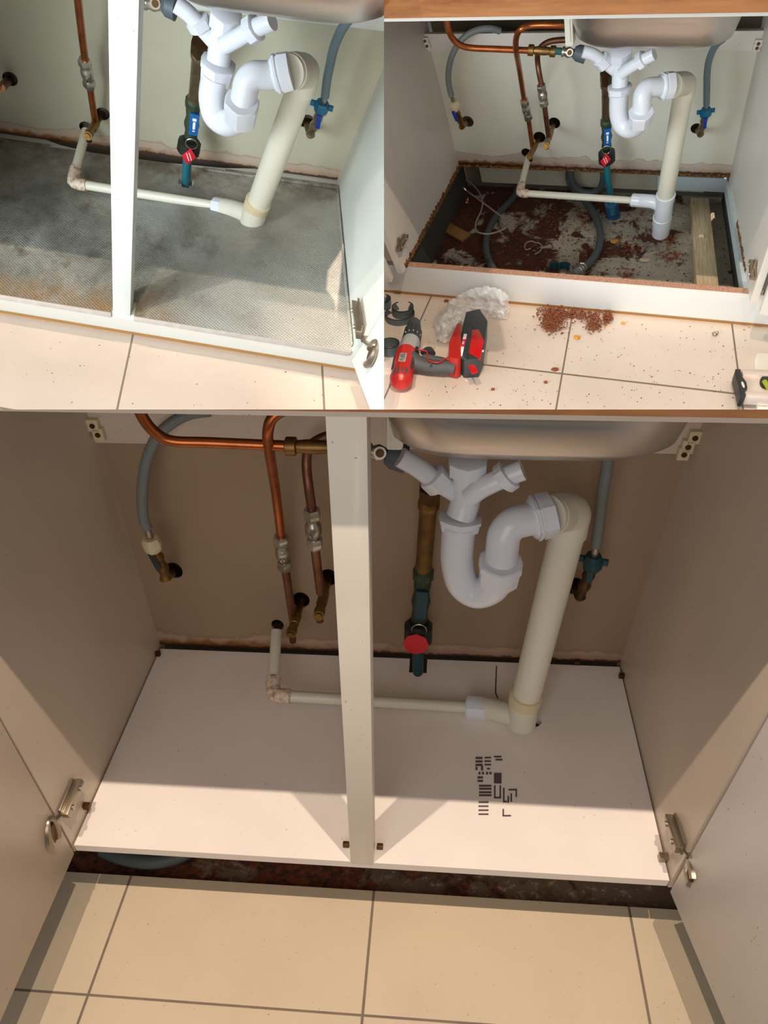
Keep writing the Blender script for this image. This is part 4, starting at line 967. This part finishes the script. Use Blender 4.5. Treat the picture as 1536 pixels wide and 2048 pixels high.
# cordless drill lying on its side
K = TR.k; U, Vv, N = TR.F[:, 0], TR.F[:, 1], TR.F[:, 2]
def fz(px, py, h): return TR.w(TR.Z(px, py, FL + h))
dr = thing(TR, 'cordless_drill', 'red and grey cordless drill lying on its side on the tiles', 'drill', TR.Z(850, 720, FL))
hz = .036
ax_pts = [(829, 644), (828, 652), (824, 676), (822, 683), (815, 702), (811, 717), (806, 740), (803, 756), (802, 766)]
A0 = [fz(x, y, hz) for x, y in ax_pts]
emit(TR, 'chuck', MB().tube([A0[0], A0[0] + (A0[1] - A0[0]) * .2, A0[1], A0[1] + (A0[2] - A0[1]) * .35], [.0125 * K, .018 * K, .0205 * K, .0215 * K], 28), 'chuck_grey', dr)
p = A0[1] + (A0[2] - A0[1]) * .35
emit(TR, 'clutch_ring', MB().tube([p, p + (A0[3] - p) * .08, p + (A0[3] - p) * .9, A0[3]], [.0225 * K, .0245 * K, .0262 * K, .0262 * K], 36, flute=3), 'drill_dark', dr)
for j in range(5):
    q = math.radians(50 + j * 26); p1 = A0[2] + (A0[3] - A0[2]) * .1; ax_ = (A0[3] - A0[1]); ax_ = ax_ / np.linalg.norm(ax_); s1 = np.cross(ax_, N)
    emit(TR, 'torque_mark', MB().obox(p1 + (s1 * math.cos(q) + N * math.sin(q)) * .0272 * K, ax_ * .0012 * K, s1 * .0012 * K, N * .0012 * K), 'marking_white', dr)
emit(TR, 'gear_collar', MB().tube([A0[3], A0[3] + (A0[4] - A0[3]) * .2, A0[4], A0[4] + (A0[5] - A0[4]) * .5], [.0262 * K, .0268 * K, .0298 * K, .031 * K], 32), 'collar_silver', dr)
p = A0[4] + (A0[5] - A0[4]) * .4
body = emit(TR, 'motor_housing', MB().tube(catmull([p, A0[5], A0[6], A0[7]], 4), [.0305 * K + .001 * K * math.sin(i / 3) for i in range(13)], 28, flat=1.06), 'drill_red', dr)
rear = emit(TR, 'end_cap', MB().tube([A0[7], A0[7] + (A0[8] - A0[7]) * .6, A0[8], A0[8] + (A0[8] - A0[7]) * .35], [.0315 * K, .0305 * K, .025 * K, .014 * K], 28), 'drill_red', dr)
ax_ = A0[7] - A0[5]; ax_ = ax_ / np.linalg.norm(ax_); s1 = np.cross(ax_, N); s1 /= np.linalg.norm(s1)
for q in (-.5, -.15, .2, .55):
    dd = s1 * math.sin(q) + N * math.cos(q)
    emit(TR, 'cooling_rib', MB().obox(A0[7] + ax_ * .006 * K + dd * .0305 * K, ax_ * .0125 * K, np.cross(ax_, dd) * .0028 * K, dd * .002 * K), 'drill_grey', rear, bevel=.001)
# name plate with lettering
ctr = fz(808, 735, hz) + N * .0325 * K + s1 * .002 * K
pl = emit(TR, 'name_plate', MB().obox(ctr, ax_ * .0200 * K, s1 * .0095 * K, N * .0012 * K), 'collar_silver', dr, bevel=.0006)
def lettering(cab, text, C, xdir, ydir, h, mat, parent):
    cu = bpy.data.curves.new('lettering', 'FONT'); cu.body = text; cu.size = 1; cu.align_x = 'CENTER'; cu.align_y = 'CENTER'; cu.extrude = .02
    ob = bpy.data.objects.new('lettering', cu); COL.objects.link(ob); bpy.context.view_layer.update()
    me = bpy.data.meshes.new_from_object(ob.evaluated_get(bpy.context.evaluated_depsgraph_get())); COL.objects.unlink(ob); bpy.data.objects.remove(ob)
    x = np.array(xdir) / np.linalg.norm(xdir); y = np.array(ydir); y = y - x * (x @ y); y /= np.linalg.norm(y); z = np.cross(x, y)
    mb = MB().add([np.array(C) + h * (x * v.co.x + y * v.co.y + z * v.co.z) for v in me.vertices], [tuple(p.vertices) for p in me.polygons])
    return emit(cab, 'lettering', mb, mat, parent)
lettering(TR, 'FUEL', ctr + N * .0015 * K, -ax_, np.cross(N, -ax_), .0170 * K, 'black_plastic', pl)
# handle
hp = [(822, 722, .036), (838, 727, .035), (858, 731, .034), (880, 733, .034), (896, 733, .034), (910, 736, .031)]
Hh = catmull([fz(*q) for q in hp], 4)
emit(TR, 'handle', MB().tube(Hh, [(.032 - .0115 * math.sin(min(1, i / 8) * 1.57) + .0008 * math.sin(i)) * K for i in range(len(Hh))], 22, flat=.85), 'drill_grey', dr)
emit(TR, 'grip_pad', MB().tube(catmull([fz(845, 716, .040), fz(862, 719, .040), fz(880, 722, .040), fz(892, 725, .038)], 4), [.010 * K, .0125 * K, .0135 * K, .0135 * K, .013 * K, .012 * K, .012 * K, .012 * K, .012 * K, .012 * K, .0115 * K, .011 * K, .010 * K], 16), 'drill_grey', dr)
emit(TR, 'trigger', MB().tube(catmull([fz(846, 706, .036), fz(857, 699, .036), fz(864, 708, .036)], 4), [.009 * K] * 5 + [.0105 * K] * 4, 14), 'drill_dark', dr)
emit(TR, 'direction_switch', MB().tube([fz(833, 706, .052), fz(834, 696, .052)], [.0075 * K, .0055 * K], 12), 'black_plastic', dr)
for q in ([(826, 700), (840, 700), (853, 703), (855, 714), (858, 722), (876, 725), (890, 718), (898, 714)],):
    emit(TR, 'housing_trim', MB().tube(catmull([fz(x, y, .056) for x, y in q], 3), .0022 * K, 8), 'drill_red', dr)
for x, y in ((862, 728), (826, 721)):
    emit(TR, 'housing_screw', MB().tube([fz(x, y, .0535), fz(x, y, .058)], .0032 * K, 10), 'black_plastic', dr)
for q in (-.95, 1.0):
    dd = s1 * math.sin(q) + N * math.cos(q)
    emit(TR, 'side_rib', MB().obox((A0[5] + A0[7]) / 2 + dd * .0315 * K, ax_ * .030 * K, np.cross(ax_, dd) * .0042 * K, dd * .0022 * K), 'drill_dark', body, bevel=.001)
# battery foot and pack
emit(TR, 'battery_foot', MB().prism([fz(x, y, .004) for x, y in ((898, 722), (907, 700), (914, 684), (921, 684), (922, 712), (922, 752), (914, 757), (897, 752))], N * .062 * K), 'drill_red', dr, bevel=.003)
bt = emit(TR, 'battery_pack', MB().prism([fz(x, y, .0) for x, y in ((916, 742), (922, 700), (931, 660), (958, 653), (974, 678), (966, 735), (958, 755), (928, 757))], N * .060 * K), 'drill_dark', dr, bevel=.004)
prf = [(944, 672), (962, 664), (972, 684), (963, 734), (957, 745), (940, 714)]
emit(TR, 'battery_top', MB().prism([fz(x, y, .058) for x, y in ((913, 716), (921, 690), (929, 660), (941, 656), (944, 668), (938, 706), (934, 722))], N * .007 * K), 'drill_dark', bt, bevel=.002)
emit(TR, 'battery_shell', MB().prism([fz(x, y, .057) for x, y in ((940, 664), (957, 662), (968, 684), (960, 722), (952, 716), (936, 708))], N * .006 * K), 'battery_red', bt, bevel=.0015)
for j in range(11):
    a = fz(942.5 - j * .5, 672 + j * 3.2, .0635); b = fz(952.5 - j * .5, 672.5 + j * 3.2, .0635)
    emit(TR, 'grip_ridge', MB().obox((a + b) / 2, (b - a) / 2, np.cross(N, (b - a) / np.linalg.norm(b - a)) * .0007 * K, N * .0008 * K), 'drill_red', bt)
a = fz(921, 712, .0655); b = fz(931, 668, .0655); dd = b - a; pl = emit(TR, 'label_strip', MB().obox((a + b) / 2, dd / 2, np.cross(N, dd / np.linalg.norm(dd)) * .0044 * K, N * .0004 * K), 'marking_white', bt)
a2 = (a + b) / 2 + dd * .08; emit(TR, 'label_panel', MB().obox(a2, dd * .17, np.cross(N, dd / np.linalg.norm(dd)) * .0046 * K, N * .0007 * K), 'marking_red', bt)
lettering(TR, 'M18', a2 + N * .001 * K, dd, np.cross(N, dd), .008 * K, 'marking_white', bt)
emit(TR, 'battery_badge', MB().prism([fz(x, y, .060) for x, y in ((936, 733), (949, 731), (956, 745), (944, 749))], N * .004 * K), 'battery_red', bt, bevel=.0006)
emit(TR, 'battery_mark', MB().obox(fz(966, 702, .0615), U * .0022 * K, Vv * .005 * K, N * .0006 * K), 'marking_white', bt)

# crumpled clear plastic bag
out = [(864, 642), (872, 628), (884, 612), (903, 597), (925, 583), (950, 574), (974, 571), (1000, 576), (1017, 588), (1019, 604), (1023, 622), (1014, 640), (996, 638), (972, 636), (962, 628), (955, 642), (948, 652), (930, 655), (916, 668), (902, 684), (888, 688), (872, 680), (869, 662)]
def inside(x, y):
    c = False; n = len(out)
    for i in range(n):
        x1, y1 = out[i]; x2, y2 = out[(i + 1) % n]
        if (y1 > y) != (y2 > y) and x < (x2 - x1) * (y - y1) / (y2 - y1) + x1: c = not c
    return c
def edged(x, y):
    m_ = 1e9
    for i in range(len(out)):
        a = np.array(out[i], float); b = np.array(out[(i + 1) % len(out)], float); t_ = max(0, min(1, ((x - a[0]) * (b[0] - a[0]) + (y - a[1]) * (b[1] - a[1])) / ((b - a) @ (b - a))))
        m_ = min(m_, math.hypot(*(a + t_ * (b - a) - (x, y))))
    return m_
rr = random.Random(11); idx = {}; vs = []; fs = []; st_ = 3.0
from mathutils import noise as mn
for i in range(0, 60):
    for j in range(0, 45):
        x = 858 + i * st_; y = 566 + j * st_
        if inside(x, y):
            e = min(1, edged(x, y) / 16); nz = mn.noise(Vector((x * .055, y * .055, 1))) * .5 + mn.noise(Vector((x * .16, y * .16, 5))) * .28 + abs(mn.noise(Vector((x * .34, y * .3, 9)))) * .22
            h = .004 + .042 * e * (.75 + nz); wl = TR.w(TR.Z(x, y, FL))
            # lean against the plinth where the outline rises above the tiles
            p0 = TR.Z(x, y, FL); p1 = TR.at(x, y, Y=.012 - h * .35)
            q = TR.w(p1) if p0[1] > .012 - h * .35 else TR.w(TR.Z(x, y, FL + h))
            idx[i, j] = len(vs); vs.append(q)
for (i, j) in list(idx):
    c4 = [(i, j), (i + 1, j), (i + 1, j + 1), (i, j + 1)]
    if all(c in idx for c in c4): fs.append(tuple(idx[c] for c in c4))
o = emit(TR, 'plastic_bag', MB().add(vs, fs, True), 'bag', fill=False, sharp=180)
tag(o, 'crumpled clear plastic bag leaning on the plinth behind the drill battery', 'bag')

# spirit level and paper at the right border
t = thing(TR, 'spirit_level', 'aluminium spirit level with black end cap, bottom right of the tiles', 'level', TR.Z(1500, 770, FL))
z0 = .018
P4 = lambda h, q: [fz(x, y, h) for x, y in q]
emit(TR, 'level_beam', MB().prism(P4(z0 + .02, ((1484, 739), (1580, 742), (1580, 795), (1491, 788))), -N * .020 * K), 'alu', t, bevel=.001)
emit(TR, 'level_rail', MB().prism(P4(z0 + .026, ((1483, 738), (1580, 740), (1580, 751), (1486, 750))), -N * .026 * K), 'alu', t, bevel=.0008)
emit(TR, 'level_rail', MB().prism(P4(z0 + .026, ((1490, 783), (1580, 788), (1580, 797), (1492, 791))), -N * .026 * K), 'alu', t, bevel=.0008)
emit(TR, 'end_cap', MB().prism(P4(z0 + .028, ((1471, 738), (1481, 738), (1484, 752), (1493, 764), (1495, 776), (1490, 783), (1492, 789), (1488, 794), (1481, 792), (1476, 768), (1470, 748))), -N * .030 * K), 'black_plastic', t, bevel=.001)
emit(TR, 'hang_hole', MB().prism(P4(z0 + .0288, [(1486 + 4.4 * math.cos(q) * .6 + 2.2 * math.sin(q), 769.5 + 6.5 * math.sin(q)) for q in np.linspace(0, 6.28, 13)[:-1]]), N * .0004 * K), 'plate_white', t)
vw = emit(TR, 'vial_housing', MB().prism(P4(z0 + .0205, [(1533 + 14 * math.cos(q), 765 + 14 * math.sin(q)) for q in np.linspace(0, 6.28, 21)[:-1]]), N * .002 * K), 'black_plastic', t)
emit(TR, 'vial', MB().tube([fz(1529, 763, z0 + .026), fz(1537, 776, z0 + .026)], .006 * K, 14), 'vial', vw)
o = emit(TR, 'white_board', MB().prism([fz(x, y, .001) for x, y in ((1507, 728), (1512, 714), (1600, 716), (1600, 860), (1514, 860), (1511, 790))], N * .0125 * K), 'paper', bevel=.001)
tag(o, 'cream board offcut lying under the spirit level', 'board')
# bulge of grey hose seen through the gap below the new shelf
t = thing(BB, 'drain_hose', 'blurry grey hose lying in the gap under the new shelf, at the left', 'hose', BB.Z(300, 1720, SC_Z))
emit(BB, 'hose_tube', MB().tube(catmull([BB.w(BB.Z(x, y, SC_Z + .02)) for x, y in ((205, 1700), (245, 1716), (300, 1724), (350, 1716), (385, 1700))], 6), .0125 * BB.k, 16), 'hose_dark', t)
